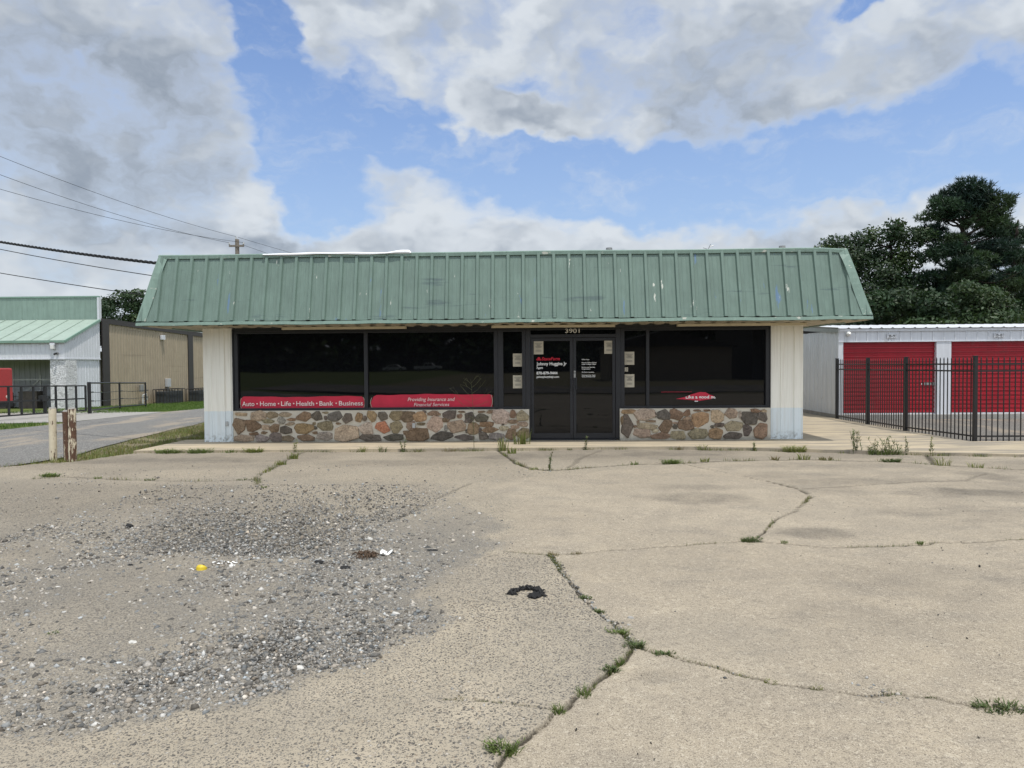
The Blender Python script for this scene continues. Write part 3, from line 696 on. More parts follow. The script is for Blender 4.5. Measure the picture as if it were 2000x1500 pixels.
qc = jig(C6[:5], 0.02, 0.02, 7); p3 = qc[rng.integers(0, len(qc), 900)] + rng.normal(0, .028, (900, 2)); r3 = np.clip(rng.lognormal(math.log(.006), .45, 900), .003, .018)
p4 = np.array([(2.25, -11.46), (1.6, -11.25)])[rng.integers(0, 2, 140)] + rng.normal(0, .07, (140, 2)); r4 = np.clip(rng.lognormal(math.log(.005), .45, 140), .003, .014)
p5 = np.stack([rng.uniform(.5, 8, 420), rng.uniform(-12.2, -4.5, 420)], -1); r5 = np.clip(rng.lognormal(math.log(.0048), .4, 420), .003, .012)
P_ = arr(pts, p2, p3, p4, p5); R_ = arr(rr, r2, r3, r4, r5)
cc = stone_cols(len(P_)); cc[-420:] *= 0.45
tag(stones('gravel', P_, R_, cc), 'loose grey and white crushed stone strewn over the worn half of the lot', 'gravel', kind='stuff')

# ================================================================== THE SHOP
shop = thing('storefront_building', (0, 0, 0), 'single-storey vacant shop with a green mansard roof, dark windows and fieldstone base', 'building')
MB().box(-6.36, 0.14, 0, 6.29, 10.5, 3.80).build('wall', M['pier'], shop)
def ribbed_pier(x0, x1, ribs):
    """plan profile extruded upwards"""
    pts = [(x0, 0.0)]
    for a, b, h in ribs: pts += [(a, 0.0), (a + 0.012, -h), (b - 0.012, -h), (b, 0.0)]
    pts += [(x1, 0.0)]
    zs = np.linspace(0.0, 2.42, 8)
    mb = MB(); P = np.array([[(x, y + 0.004 * math.sin(z * 3 + x * 5), z) for z in zs] for x, y in pts]); mb.grid(P)
    mb.box(x0, 0.012, 0, x1, 0.14, 2.42)
    return mb
ribbed_pier(-6.37, -5.74, [(-6.22, -6.19, 0.012), (-6.00, -5.90, 0.03), (-5.80, -5.77, 0.01)]).build('pier', M['pier'], shop)
ribbed_pier(5.63, 6.31, [(5.83, 5.87, 0.012), (6.11, 6.20, 0.03)]).build('pier', M['pier'], shop)
# fieldstone base: mortar body and its stones
STONES = [(-5.53, 0.6, 0.26, 0.07, 't'), (-5.16, 0.56, 0.32, 0.2, 'p'), (-4.87, 0.58, 0.24, 0.13, 'o'), (-4.6, 0.59, 0.28, 0.09, 't'), (-5.58, 0.36, 0.26, 0.34, 'b'), (-5.28, 0.36, 0.32, 0.24, 'b'), (-4.94, 0.45, 0.28, 0.08, 'o'), (-4.67, 0.46, 0.19, 0.13, 'g'), (-4.84, 0.3, 0.22, 0.19, 'b'), (-4.58, 0.26, 0.24, 0.18, 'd'), (-5.04, 0.2, 0.15, 0.07, 'b'), (-5.26, 0.18, 0.2, 0.07, 'b'), (-5.48, 0.09, 0.43, 0.15, 'p'), (-5.09, 0.09, 0.32, 0.15, 'g'), (-4.79, 0.1, 0.24, 0.2, 'd'), (-4.52, 0.08, 0.26, 0.14, 'o'), (-4.47, 0.48, 0.2, 0.07, 'b'), (-4.2, 0.54, 0.3, 0.19, 'b'), (-3.92, 0.55, 0.22, 0.2, 'd'), (-4.21, 0.29, 0.41, 0.22, 'r'), (-4.16, 0.09, 0.37, 0.15, 'b'), (-3.96, 0.3, 0.09, 0.07, 'd'), (-3.74, 0.34, 0.35, 0.2, 'o'), (-3.75, 0.12, 0.34, 0.19, 'g'), (-3.52, 0.54, 0.28, 0.2, 'd'), (-3.26, 0.5, 0.22, 0.2, 'd'), (-3.03, 0.52, 0.15, 0.19, 'r'), (-2.9, 0.49, 0.09, 0.11, 'd'), (-2.75, 0.54, 0.19, 0.22, 'r'), (-2.52, 0.54, 0.2, 0.19, 'd'), (-3.3, 0.19, 0.52, 0.36, 't'), (-2.87, 0.28, 0.35, 0.26, 'l'), (-2.78, 0.08, 0.47, 0.15, 'd'), (-5.02, 0.31, 0.17, 0.11, 'p'), (-4.49, 0.39, 0.19, 0.07, 'p'), (-3.96, 0.2, 0.11, 0.06, 'b'), (-3.46, 0.39, 0.11, 0.05, 'b'), (-3.73, 0.62, 0.13, 0.04, 'o'), (-3.73, 0.51, 0.07, 0.08, 'd'), (-2.52, 0.3, 0.3, 0.25, 'R'), (-2.24, 0.55, 0.3, 0.2, 'o'), (-2.0, 0.53, 0.3, 0.22, 'b'), (-1.74, 0.52, 0.26, 0.2, 'r'), (-2.23, 0.31, 0.24, 0.26, 'o'), (-2.3, 0.09, 0.4, 0.15, 'd'), (-1.92, 0.34, 0.18, 0.18, 'p'), (-1.78, 0.15, 0.46, 0.28, 'b'), (-1.7, 0.37, 0.16, 0.06, 'o'), (-1.44, 0.59, 0.26, 0.1, 'b'), (-1.42, 0.37, 0.32, 0.32, 'P'), (-1.28, 0.11, 0.48, 0.19, 'd'), (-1.1, 0.56, 0.28, 0.18, 'd'), (-1.18, 0.45, 0.16, 0.1, 'b'), (-0.89, 0.53, 0.12, 0.1, 'b'), (-0.96, 0.32, 0.36, 0.3, 'p'), (-0.8, 0.09, 0.4, 0.12, 'd'), (-0.68, 0.5, 0.2, 0.22, 'd'), (-0.43, 0.49, 0.28, 0.16, 'd'), (-0.61, 0.27, 0.22, 0.24, 'b'), (-0.32, 0.35, 0.34, 0.1, 'b'), (-0.25, 0.24, 0.34, 0.12, 'b'), (-0.4, 0.11, 0.18, 0.14, 'd'), (-0.13, 0.1, 0.3, 0.15, 'g'), (-0.04, 0.51, 0.36, 0.28, 'P'), (0.03, 0.27, 0.18, 0.1, 't'), (0.17, 0.14, 0.24, 0.24, 'b'), (0.23, 0.57, 0.12, 0.16, 'b'), (0.43, 0.53, 0.24, 0.24, 't'), (0.43, 0.35, 0.24, 0.1, 'p'), (0.43, 0.15, 0.24, 0.25, 'o'), (0.22, 0.41, 0.22, 0.08, 'b'), (0.27, 0.29, 0.18, 0.08, 'p'), (-2.03, 0.19, 0.14, 0.08, 'b'), (-1.64, 0.63, 0.1, 0.05, 'd'), (-0.84, 0.62, 0.16, 0.04, 'b'), (-0.44, 0.62, 0.16, 0.05, 'b'), (-0.24, 0.62, 0.16, 0.07, 'b'), (-1.19, 0.28, 0.07, 0.12, 'g'), (-0.75, 0.42, 0.08, 0.06, 'd'), (-0.75, 0.21, 0.05, 0.08, 'd'), (-0.47, 0.24, 0.07, 0.09, 'd'), (0.02, 0.35, 0.06, 0.04, 'd')]
STONES_R = [(2.67, 0.61, 0.34, 0.09, 'r'), (2.98, 0.54, 0.43, 0.22, 'P'), (3.39, 0.54, 0.25, 0.22, 'd'), (3.64, 0.54, 0.27, 0.22, 'b'), (3.86, 0.57, 0.14, 0.14, 'b'), (4.14, 0.42, 0.34, 0.34, 'r'), (4.5, 0.49, 0.27, 0.28, 't'), (4.78, 0.55, 0.25, 0.2, 'p'), (5.16, 0.46, 0.32, 0.27, 'd'), (5.3, 0.61, 0.23, 0.08, 'b'), (5.43, 0.47, 0.2, 0.2, 'd'), (2.62, 0.29, 0.25, 0.48, 'd'), (3.03, 0.3, 0.41, 0.14, 't'), (3.42, 0.29, 0.29, 0.25, 'b'), (3.84, 0.31, 0.32, 0.2, 'b'), (4.54, 0.31, 0.18, 0.08, 'd'), (4.83, 0.3, 0.34, 0.21, 't'), (2.94, 0.14, 0.36, 0.2, 'p'), (3.33, 0.09, 0.38, 0.15, 'b'), (3.67, 0.1, 0.29, 0.17, 't'), (4.09, 0.13, 0.43, 0.22, 'o'), (4.47, 0.13, 0.29, 0.22, 'r'), (4.83, 0.09, 0.36, 0.14, 'd'), (5.12, 0.2, 0.18, 0.23, 'd'), (5.39, 0.19, 0.3, 0.32, 'b'), (5.46, 0.6, 0.11, 0.07, 't'), (3.62, 0.28, 0.11, 0.09, 'd'), (3.87, 0.46, 0.2, 0.08, 'p'), (3.11, 0.4, 0.2, 0.05, 'b'), (4.97, 0.53, 0.06, 0.14, 'l'), (2.51, 0.41, 0.06, 0.18, 'b'), (2.78, 0.29, 0.09, 0.05, 'b'), (3.21, 0.53, 0.05, 0.11, 'd'), (4.08, 0.62, 0.16, 0.04, 'b'), (4.28, 0.62, 0.14, 0.04, 'b'), (3.62, 0.36, 0.11, 0.04, 'p'), (3.21, 0.2, 0.14, 0.07, 't'), (4.39, 0.28, 0.07, 0.06, 'd')]
SC = dict(t=(.36, .29, .195), p=(.28, .21, .155), o=(.22, .18, .115), b=(.205, .14, .092), g=(.23, .205, .175), d=(.125, .105, .085), r=(.29, .20, .115), R=(.35, .16, .10), P=(.44, .33, .265), l=(.38, .32, .265))
def stone_wall(lst, x0, x1):
    w = MB(); nx = 60
    xs = np.linspace(x0, x1, nx); zs = np.linspace(0.0, 0.665, 8)
    XX, ZZ = np.meshgrid(xs, zs, indexing='ij'); YY = -0.105 + (fbm(XX * 6, ZZ * 6, 5) - .5) * 0.03
    w.grid(np.stack([XX, YY, ZZ], -1)); w.box(x0, -0.095, 0.0, x1, 0.09, 0.662)
    b = w.build('stone_wall', M['mortar'], shop)
    s = MB(); r = random.Random(4); lst = list(lst)
    for _ in range(2600):                                                        # small fillers in the wide joints
        fx, fz = r.uniform(x0 + .05, x1 - .05), r.uniform(.05, .62); fw_, fh_ = r.uniform(.05, .15), r.uniform(.035, .075)
        if all(((fx - a) / ((c_ + fw_) * .5 + .012)) ** 2 + ((fz - b_) / ((d_ + fh_) * .5 + .012)) ** 2 > 1.22 for a, b_, c_, d_, _k in lst): lst.append((fx, fz, fw_, fh_, r.choice('tpobdg')))
    for cx, cz, sw, sh, k in lst:
        n = r.choice([5, 6, 6, 7, 8]); a0 = r.uniform(0, 6.28); poly = []
        for i in range(n):
            a = a0 + 2 * math.pi * (i + r.uniform(-.34, .34)) / n
            c, si = math.cos(a), math.sin(a); q = (abs(c) ** 3.6 + abs(si) ** 3.6) ** (-1 / 3.6)
            rad = r.uniform(1.0, 1.26)
            poly.append((c * q * rad * sw / 2 * 1.0, si * q * rad * sh / 2 * 1.0))
        P = np.array(poly)
        for _ in range(1):                                                       # soften the corners a little
            P = np.concatenate([np.stack([P * .91 + np.roll(P, -1, 0) * .09, P * .09 + np.roll(P, -1, 0) * .91], 1).reshape(-1, 2)])
        m = len(P); tilt = (r.uniform(-.10, .10), r.uniform(-.12, .12)); dom = min(sw, sh) * r.uniform(.00, .05)
        V = []
        for f, y in ((1.0, 0.02), (0.99, -0.012), (0.90, -0.022 - dom * .45), (0.6, -0.024 - dom * .8), (0.25, -0.024 - dom)):
            for (px, pz) in P:
                jit = r.uniform(-.004, .004) if f < .98 else 0
                V.append((min(max(cx + px * f, x0 - .01), x1 + .01), -0.105 + y + jit + px * f * tilt[0] + pz * f * tilt[1], max(0.006, cz + pz * f)))
        fs = [tuple(q * m + i for i in range(m))[::-1] for q in (4,)]
        for q in range(4): fs += [(q * m + i, q * m + (i + 1) % m, (q + 1) * m + (i + 1) % m, (q + 1) * m + i) for i in range(m)]
        base = np.array(SC[k]) * r.uniform(.82, 1.2) * np.array([r.uniform(.94, 1.06), 1, r.uniform(.94, 1.06)])
        s.add(V, fs, base)
    s.build('fieldstones', M['stone'], b, colors=True)
stone_wall(STONES, -5.70, 0.57); stone_wall(STONES_R, 2.47, 5.60)

# windows: frame with its panes as sub-parts
ZS, ZH = 0.67, 2.35
def window(bars, panes, x0, x1):
    f = MB()
    f.box(x0, -0.02, ZS - 0.005, x1, 0.09, ZS + 0.045); f.box(x0, -0.02, ZH - 0.05, x1, 0.09, ZH)
    for a, b, y in bars: f.box(a, y, ZS + 0.045, b, 0.085, ZH - 0.05)
    w = f.build('window', M['bronze'], shop, bevel=0.003)
    for a, b in panes: MB().box(a, 0.048, ZS + 0.04, b, 0.056, ZH - 0.045).build('pane', M['glass'], w)
    return w
window([(-5.70, -5.62, -.015), (-2.925, -2.845, -.012), (-0.17, -0.085, -.015)], [(-5.63, -2.92), (-2.85, -0.16)], -5.70, -0.085)
window([(-0.082, 0.03, -.022), (0.425, 0.50, -.022)], [(0.02, 0.43)], -0.082, 0.50)
window([(2.50, 2.58, -.022), (3.035, 3.10, -.018), (5.53, 5.62, -.018)], [(2.57, 3.04), (3.09, 5.54)], 2.50, 5.62)
MB().box(-5.735, -0.03, 0, -5.703, 0.1, 2.40).build('jamb', M['black_jamb'], shop)
MB().box(5.606, -0.03, 0, 5.628, 0.1, 2.40).build('jamb', M['black_jamb'], shop)
MB().box(-5.70, -0.012, ZH + 0.003, 5.603, 0.1, 2.42).build('header', M['bronze'], shop)
d = MB(); d.box(0.503, -0.03, 0.02, 0.607, 0.1, ZH - 0.002); d.box(2.393, -0.03, 0.02, 2.497, 0.1, ZH - 0.002); d.box(0.607, -0.028, 2.165, 2.393, 0.1, 2.235); d.box(0.607, -0.028, 2.325, 2.393, 0.1, ZH - 0.002)
d.box(0.607, -0.05, 0.0, 2.393, 0.1, 0.028)
df = d.build('door_frame', M['bronze'], shop, bevel=0.003)
MB().box(0.607, 0.03, 2.23, 2.393, 0.04, 2.33).build('transom_pane', M['glass'], df)
text_mesh('3901', 1.335, 1.64, 2.262, 0.088, -0.034, M['number'], df, 'house_number', bold=0.012, depth=0.01)
def door(x0, x1, hinge):
    f = MB(); st = 0.062
    f.box(x0, -0.006, 0.035, x0 + st, 0.04, 2.158); f.box(x1 - st, -0.006, 0.035, x1, 0.04, 2.158)
    f.box(x0 + st, -0.004, 0.035, x1 - st, 0.038, 0.145); f.box(x0 + st, -0.004, 2.095, x1 - st, 0.038, 2.158)
    dr = f.build('door', M['bronze'], shop, bevel=0.003)
    MB().box(x0 + st - .005, 0.014, 0.14, x1 - st + .005, 0.022, 2.10).build('pane', M['glass'], dr)
    return dr
dl, dr_ = door(0.612, 1.496, -1), door(1.504, 2.388, 1)
for dd, hx in ((dl, 1.452), (dr_, 1.565)):
    h = MB().tube([(hx, -0.006, 1.08), (hx, -0.075, 1.08), (hx, -0.075, 1.31), (hx, -0.006, 1.31)], 0.012, 8)
    h.build('handle', M['bronze'], dd, smooth=False)
lk = MB().tube([(1.535, -0.007, 1.445), (1.535, -0.022, 1.445)], 0.022, 14).box(1.515, -0.010, 1.32, 1.555, -0.006, 1.41)
lk.build('lock', M['steel'], dr_)
YT = 0.0115
lg = MB()
for ex, ez in ((0.755, 1.706), (0.807, 1.706), (0.781, 1.739)):
    n = 20; o_ = [(ex + .027 * math.cos(2 * math.pi * i / n), YT, ez + .0185 * math.sin(2 * math.pi * i / n)) for i in range(n)]
    i_ = [(ex + .013 * math.cos(2 * math.pi * i / n), YT, ez + .0055 * math.sin(2 * math.pi * i / n)) for i in range(n)]
    lg.add(o_ + i_, [(i, (i + 1) % n, (i + 1) % n + n, i + n) for i in range(n)])
lg.build('logo', M['logo_red'], dl)
text_mesh('StateFarm', 0.84, 1.225, 1.690, 0.066, YT, M['logo_red'], dl, bold=0.014, shear=0.22)
text_mesh('Johnny Huggins Jr', 0.73, 1.365, 1.586, 0.066, YT, M['white_film'], dl, bold=0.016)
text_mesh('Agent', 0.73, 0.868, 1.512, 0.046, YT, M['white_film'], dl, bold=0.014)
text_mesh('870-879-9444', 0.73, 1.172, 1.393, 0.056, YT, M['white_film'], dl, bold=0.020)
text_mesh('johnnyhugginsjr.com', 0.73, 1.205, 1.320, 0.044, YT, M['white_film'], dl, bold=0.018)
for s, x1, z in (('Office Hours', 1.845, 1.690), ('Mon-Fri: 9:00am-5:00pm', 2.0, 1.623), ('Lunch: 12:00pm-1:00pm', 1.985, 1.590), ('Evenings and Saturdays', 1.965, 1.527),
                 ('by appointment', 1.865, 1.492), ('No Cash on premises', 1.945, 1.424), ('We accept Cash, Credit', 1.97, 1.360), ('Cards, and Money Order', 1.972, 1.328)):
    text_mesh(s, 1.685, x1, z, 0.022, YT, M['white_film'], dr_, bold=0.018)
MB().box(-5.90, -0.03, 0.34, -5.85, -0.001, 0.44).build('outlet_box', M['grey_box'], shop, bevel=0.004)
q = MB().box(-1.885, -0.18, 0.29, -1.825, -0.16, 0.39); o = q.build('outlet_box', M['grey_box'], shop, bevel=0.004)

# mansard
XL, XR, XLT, XRT = -7.23, 7.25, -6.91, 6.89
YB, YT_, ZB, ZTOP = -0.95, -0.62, 2.512, 3.86
def mansard_face(u0, u1, top0, top1, place, seed):
    """ribbed sheet; place(u, t, h) -> xyz; hips cut the ends"""
    us = []; pitch = 0.3055; r = random.Random(seed)
    k0 = u0 + 0.06
    xs = [(u0, 0)]
    k = k0
    while k < u1 - 0.05:
        xs += [(k - .044, 0), (k - .026, .044), (k + .026, .044), (k + .044, 0), (k + .10, 0), (k + .115, .0045), (k + .13, 0), (k + .19, 0), (k + .205, .0045), (k + .22, 0)]
        k += pitch
    xs = [p for p in xs if u0 <= p[0] <= u1 - .0001] + [(u1, 0)]
    rows = np.linspace(0, 1, 9); P = []
    for u, h in xs:
        hi = min(1.0, (u - u0) / (top0 - u0) if u < top0 else 1.0, (u1 - u) / (u1 - top1) if u > top1 else 1.0)
        P.append([place(u, t * max(hi, 0.0), h + .006 * (vn(np.float64(u * 2.1), np.float64(t * 3), seed) - .5)) for t in rows])
    return MB().grid(np.array(P))
nrm = np.array([0, -(ZTOP - ZB), (YT_ - YB)]); nrm = -nrm / np.linalg.norm(nrm) * np.array([1, -1, -1])
nrm = np.array([0, -(ZTOP - ZB), YT_ - YB]) / math.hypot(ZTOP - ZB, YT_ - YB)
def pf(u, t, h): return np.array([u, YB + (YT_ - YB) * t, ZB + (ZTOP - ZB) * t]) + nrm * h
rf = mansard_face(XL, XR, XLT, XRT, pf, 1)
DB = 11.2
for sgn, xb, xt in ((-1, XL, XLT), (1, XR, XRT)):
    n2 = np.array([sgn * (ZTOP - ZB), 0, abs(xb - xt)]) / math.hypot(ZTOP - ZB, abs(xb - xt))
    sub = mansard_face(YB, DB, YT_, DB - .33, lambda u, t, h: np.array([xb + (xt - xb) * t, u, ZB + (ZTOP - ZB) * t]) + n2 * h, 5 + sgn)
    rf.add(np.concatenate(sub.v), sub.f)
roof = rf.build('roof', M['roof'], shop, fix=False)
MB().box(XLT + .02, YT_ + .03, 3.74, XRT - .02, DB - .3, 3.80).build('roof_deck', M['roof_flat'], shop)
# ridge cap, a little bowed
cap = MB(); xs = np.linspace(XLT - .03, XRT + .02, 30)
prof = [(-.045, -.055), (-.05, .012), (-.02, .030), (.10, .034), (.10, .0), (-.01, -.05)]
P = np.array([[(x, YT_ + py, ZTOP + pz + .014 * math.sin(x * 1.3) * .4 - (.035 if x > 6.3 else 0) * sst(x, 6.3, 6.9)) for py, pz in prof + prof[:1]] for x in xs])
cap.grid(P); cap.build('ridge_cap', M['roof_trim'], roof)
ev = MB(); xs = np.linspace(XL - .03, XR + .03, 60)
prof = [(-.035, -.012), (-.045, -.075), (-.005, -.082), (.03, -.075), (.03, -.006)]
ev.grid(np.array([[(x, YB + py, ZB + pz + .005 * math.sin(x * 2.1) + .004 * math.sin(x * 7)) for py, pz in prof + prof[:1]] for x in xs]))
for xb, s in ((XL, -1), (XR, 1)):
    ev.box(xb + s * .045, YB, ZB - .08, xb - s * .03, DB, ZB - .012)
ev.build('eave_trim', M['roof_trim'], roof)
for xb, xt, s in ((XL, XLT, -1), (XR, XRT, 1)):
    h = MB(); A = np.array([xb, YB, ZB]); B = np.array([xt, YT_, ZTOP]); rows = []
    for t in np.linspace(0, 1, 12):
        p = A + (B - A) * t; lift = (.05 * sst(t, .25, .7) * (1 - sst(t, .75, .98))) if s > 0 else .03 * sst(t, .45, .75) * (1 - sst(t, .8, 1))
        rows.append([p + np.array([-s * (.16), -.012 - lift, .01]), p + np.array([s * .018, -.05 - lift * .3, .01]), p + np.array([s * .05, .02, .0]), p + np.array([s * .03, .16, 0])])
    h.grid(np.array(rows)); h.build('hip_trim', M['roof_trim'], roof)
sf = MB(); xs = np.linspace(XL + .03, XR - .03, 570)
wv = lambda u: .016 * np.clip(np.sin(u / .3055 * 2 * math.pi) * 2.2, -1, 1)
sf.grid(np.array([[(x, y, 2.437 + wv(x)) for y in (YB + .02, -.5, 0.03)] for x in xs]))
ys = np.linspace(-0.9, DB - .1, 480)
for a, b in ((XL + .03, -6.355), (6.285, XR - .03)):
    sf.grid(np.array([[(x, y, 2.472 + wv(y)) for x in (a, b)] for y in ys]))
sf.build('soffit', M['soffit'], shop)
for vx in (2.5, 6.58):
    MB().tube([(vx, 2.0, 3.80), (vx, 2.0, 4.30)], .05, 12).tube([(vx, 2.0, 4.29), (vx, 2.0, 4.36)], .075, 12).build('vent_pipe', M['steel'], shop)
an = MB().tube([(4.85, 2, 3.8), (4.84, 2, 4.30), (4.90, 2, 4.42)], .009, 5).tube([(4.84, 2, 4.30), (4.72, 2, 4.34)], .007, 5).tube([(4.87, 2, 4.36), (4.97, 2, 4.39)], .007, 5)
an.build('antenna', M['steel'], shop)

# beige strip lamps under the eave
for x0, x1, lab in ((-4.60, -2.0, 'long beige strip lamp under the eave above the Auto Home Life banner window'),
                    (-0.20, 2.36, 'long beige strip lamp under the eave directly above the house number and glass doors'),
                    (3.66, 6.30, 'long beige strip lamp under the eave ending above the cream pier beside the storage units')):
    t = thing('strip_lamp', ((x0 + x1) / 2, -0.16, 2.37), lab, 'lamp', 'strip lamps under the shop eave')
    MB().box(x0, -0.20, 2.372, x1, -0.09, 2.425).build('casing', M['light_case'], t, bevel=0.006)
    MB().box(x0 - .006, -0.203, 2.369, x0 - .0005, -0.087, 2.427).build('end_cap', M['light_case'], t)
    MB().box(x1 + .0005, -0.203, 2.369, x1 + .006, -0.087, 2.427).build('end_cap', M['light_case'], t)

# red vinyl banners stuck to the glass
def banner(x0, x1, z0, z1, lab, lines, tl, tr):
    t = thing('window_banner', ((x0 + x1) / 2, 0.04, z0), lab, 'banner', 'red banners on the shop windows')
    n = 40; topz = []; up_ = []; lo_ = []
    for i in range(n + 1):
        u = i / n; x = x0 + (x1 - x0) * u
        el_, er_ = (x - x0), (x1 - x)
        cut = lambda e, r: r - math.sqrt(max(0, r * r - (r - e) ** 2)) if e < r else 0
        zt = z1 - cut(el_, tl) - cut(er_, tr) + .008 * math.sin(u * 9 + x0) + .004 * math.sin(u * 31)
        zb = z0 + cut(el_, .05) * .7 + cut(er_, .05) * .5 + .004 * math.sin(u * 7)
        up_.append((x, zt)); lo_.append((x, zb))
    P = np.array([[(x, 0.044 - .012 * (1 - sst(min(x - x0, x1 - x), 0, .06)) - (.004 * math.sin(x * 5)), zb + (zt - zb) * w) for w in np.linspace(0, 1, 5)] for (x, zt), (_, zb) in zip(up_, lo_)])
    fl = MB().grid(P); Pb = P + np.array([0, .0015, 0]); fl.grid(Pb)
    f = fl.build('film', M['red_film'], t)
    for xe, s, r in ((x0, 1, tl), (x1, -1, tr)):
        zt = z1 - (.06 if r > .1 else .02); zs = np.linspace(z0 + .03, zt, 8)
        MB().grid(np.array([[(xe - s * .004 + s * .03 * ((w - .5) * 2) ** 2, .028, z), (xe + s * .008 + s * .03 * ((w - .5) * 2) ** 2, .024, z)] for z, w in zip(zs, np.linspace(0, 1, 8))])).build('curled_edge', M['paper'], t)
    for b, a0, a1, zb, h, m, sh, bo in lines: text_mesh(b, a0, a1, zb, h, .026, M[m], t, bold=bo, shear=sh)
    return t
banner(-5.60, -2.925, .675, .955, 'red window banner lettered with auto, home, life, health, bank and business', [(wd_, -5.56 + (a_ - 181) / 1372 * 2.595, -5.56 + (b_ - 181) / 1372 * 2.595, .762, .096, 'pink_film', 0, .012) for wd_, a_, b_ in (('Auto', 181, 322), ('Home', 385, 565), ('Life', 625, 738), ('Health', 797, 1000), ('Bank', 1060, 1217), ('Business', 1281, 1553))], .05, .07)
bt = bpy.data.objects['window_banner']
for a_ in (352, 596, 768, 1030, 1250):
    xd = -5.56 + (a_ - 181) / 1372 * 2.595
    MB().prism([(xd - .014, .797), (xd + .014, .797), (xd + .014, .823), (xd - .014, .823)], .0255, .0265).build('lettering_dot', M['pink_film'], bt)
banner(-2.805, -0.205, .685, .985, 'red window banner lettered providing insurance and financial services', [('Providing Insurance and', -2.01, -1.005, .845, .075, 'pink_film', .25, .004), ('Financial Services', -1.88, -1.125, .735, .072, 'pink_film', .25, .002)], .17, .03)
t = thing('window_banner', (4.1, 0.04, .8), 'torn diamond-shaped scrap of red banner reading like a good ne', 'banner', 'red banners on the shop windows')
px_ = [(1320.7, 779.3), (1340, 775.3), (1350.7, 770.7), (1366.7, 766.4), (1378.7, 766.7), (1386.7, 771.3), (1392, 773), (1397, 776), (1389, 780), (1366.7, 783.3), (1354.7, 782), (1340, 780.7)]
poly = [(3.66 + (x - 1320) * .0107, 1.0 - (y - 766) * .0109) for x, y in px_]
MB().prism(poly, .040, .0445).build('film', M['red_film'], t)
text_mesh('Like a good ne', 3.872, 4.50, .862, .066, .037, M['white_film'], t, bold=.018,
          clip=[(poly[7], (.75, .66)), (poly[1], (-.36, .93))])
MB().box(4.06, .040, .795, 4.13, .044, .812).build('torn_scrap', M['white_film'], t)
MB().box(3.36, .044, 1.000, 4.0, .0465, 1.006).build('residue_line', M['red_film'], t)

# paper notices
r = random.Random(3)
def notice(xc, zc, y, lab, wdt=.205, hgt=.275):
    t = thing('paper_notice', (xc, y, zc - hgt / 2), lab, 'notice', 'paper notices taped to the glass')
    P = np.array([[(xc + wdt * (u - .5), y - .004 * abs(math.sin(u * 3 + w * 2)) , zc + hgt * (w - .5)) for w in np.linspace(0, 1, 4)] for u in np.linspace(0, 1, 4)])
    MB().grid(P).grid(P + np.array([0, .001, 0])).build('sheet', M['paper'], t)
    ink = MB()
    for dz, l in ((.085, .72), (.063, .5), (.044, .36), (.028, .62), (.008, .62), (-.05, .55), (-.072, .6)):
        l *= r.uniform(.85, 1.1); ink.box(xc - wdt * l / 2, y - .0062, zc + dz - .0035, xc + wdt * l / 2, y - .0052, zc + dz + .0035)
    ink.build('printed_lines', M['ink'], t)
notice(0.335, 1.70, .046, 'upper paper notice taped inside the narrow pane left of the doors')
notice(0.333, 1.24, .046, 'lower paper notice taped inside the narrow pane left of the doors')
notice(0.775, 1.955, .012, 'paper notice at the top corner of the left glass door, above the red logo')
notice(2.262, 1.955, .012, 'paper notice at the top corner of the right glass door, above the office hours')
notice(2.692, 1.72, .046, 'upper paper notice on the narrow pane right of the doors, above the square sticker')
notice(2.692, 1.245, .046, 'lower paper notice on the narrow pane right of the doors, below the square sticker')
t = thing('window_sticker', (2.63, .046, 1.44), 'small square pale sticker between two paper notices right of the doors', 'sticker')
MB().box(2.592, .043, 1.44, 2.662, .0455, 1.53).build('sheet', M['paper'], t)
MB().tube([(2.62, .0425, 1.505), (2.64, .0425, 1.512), (2.645, .0425, 1.49), (2.628, .0425, 1.465)], .004, 5).build('printed_mark', M['ink'], t)

# white membrane turned up over the ridge
xs = np.linspace(-4.80, -1.79, 70); rows = []
for x in xs:
    u = (x + 4.8) / 3.01; hgt = -.012 + .030 * sst(u, .0, .25) * (.55 + .45 * math.sin(u * 11 + 1) ** 2) * (1 - .6 * sst(u, .5, .8)) + .055 * sst(u, .82, .95) * (1 - sst(u, .985, 1.0))
    w = .008 * math.sin(x * 9)
    rows.append([(x, YT_ - .062 + w, ZTOP - .008 - .010 * math.sin(x * 4)), (x, YT_ - .085 + w, ZTOP + hgt * .5), (x, YT_ - .05, ZTOP + .030 + hgt * .8), (x, YT_ + .08, ZTOP + .036 + hgt * .5), (x, YT_ + .25, ZTOP - .05)])
tag(MB().grid(np.array(rows)).build('roof_membrane', M['tarp'], smooth=True), 'loose white roofing membrane folded over the green ridge of the mansard', 'membrane')

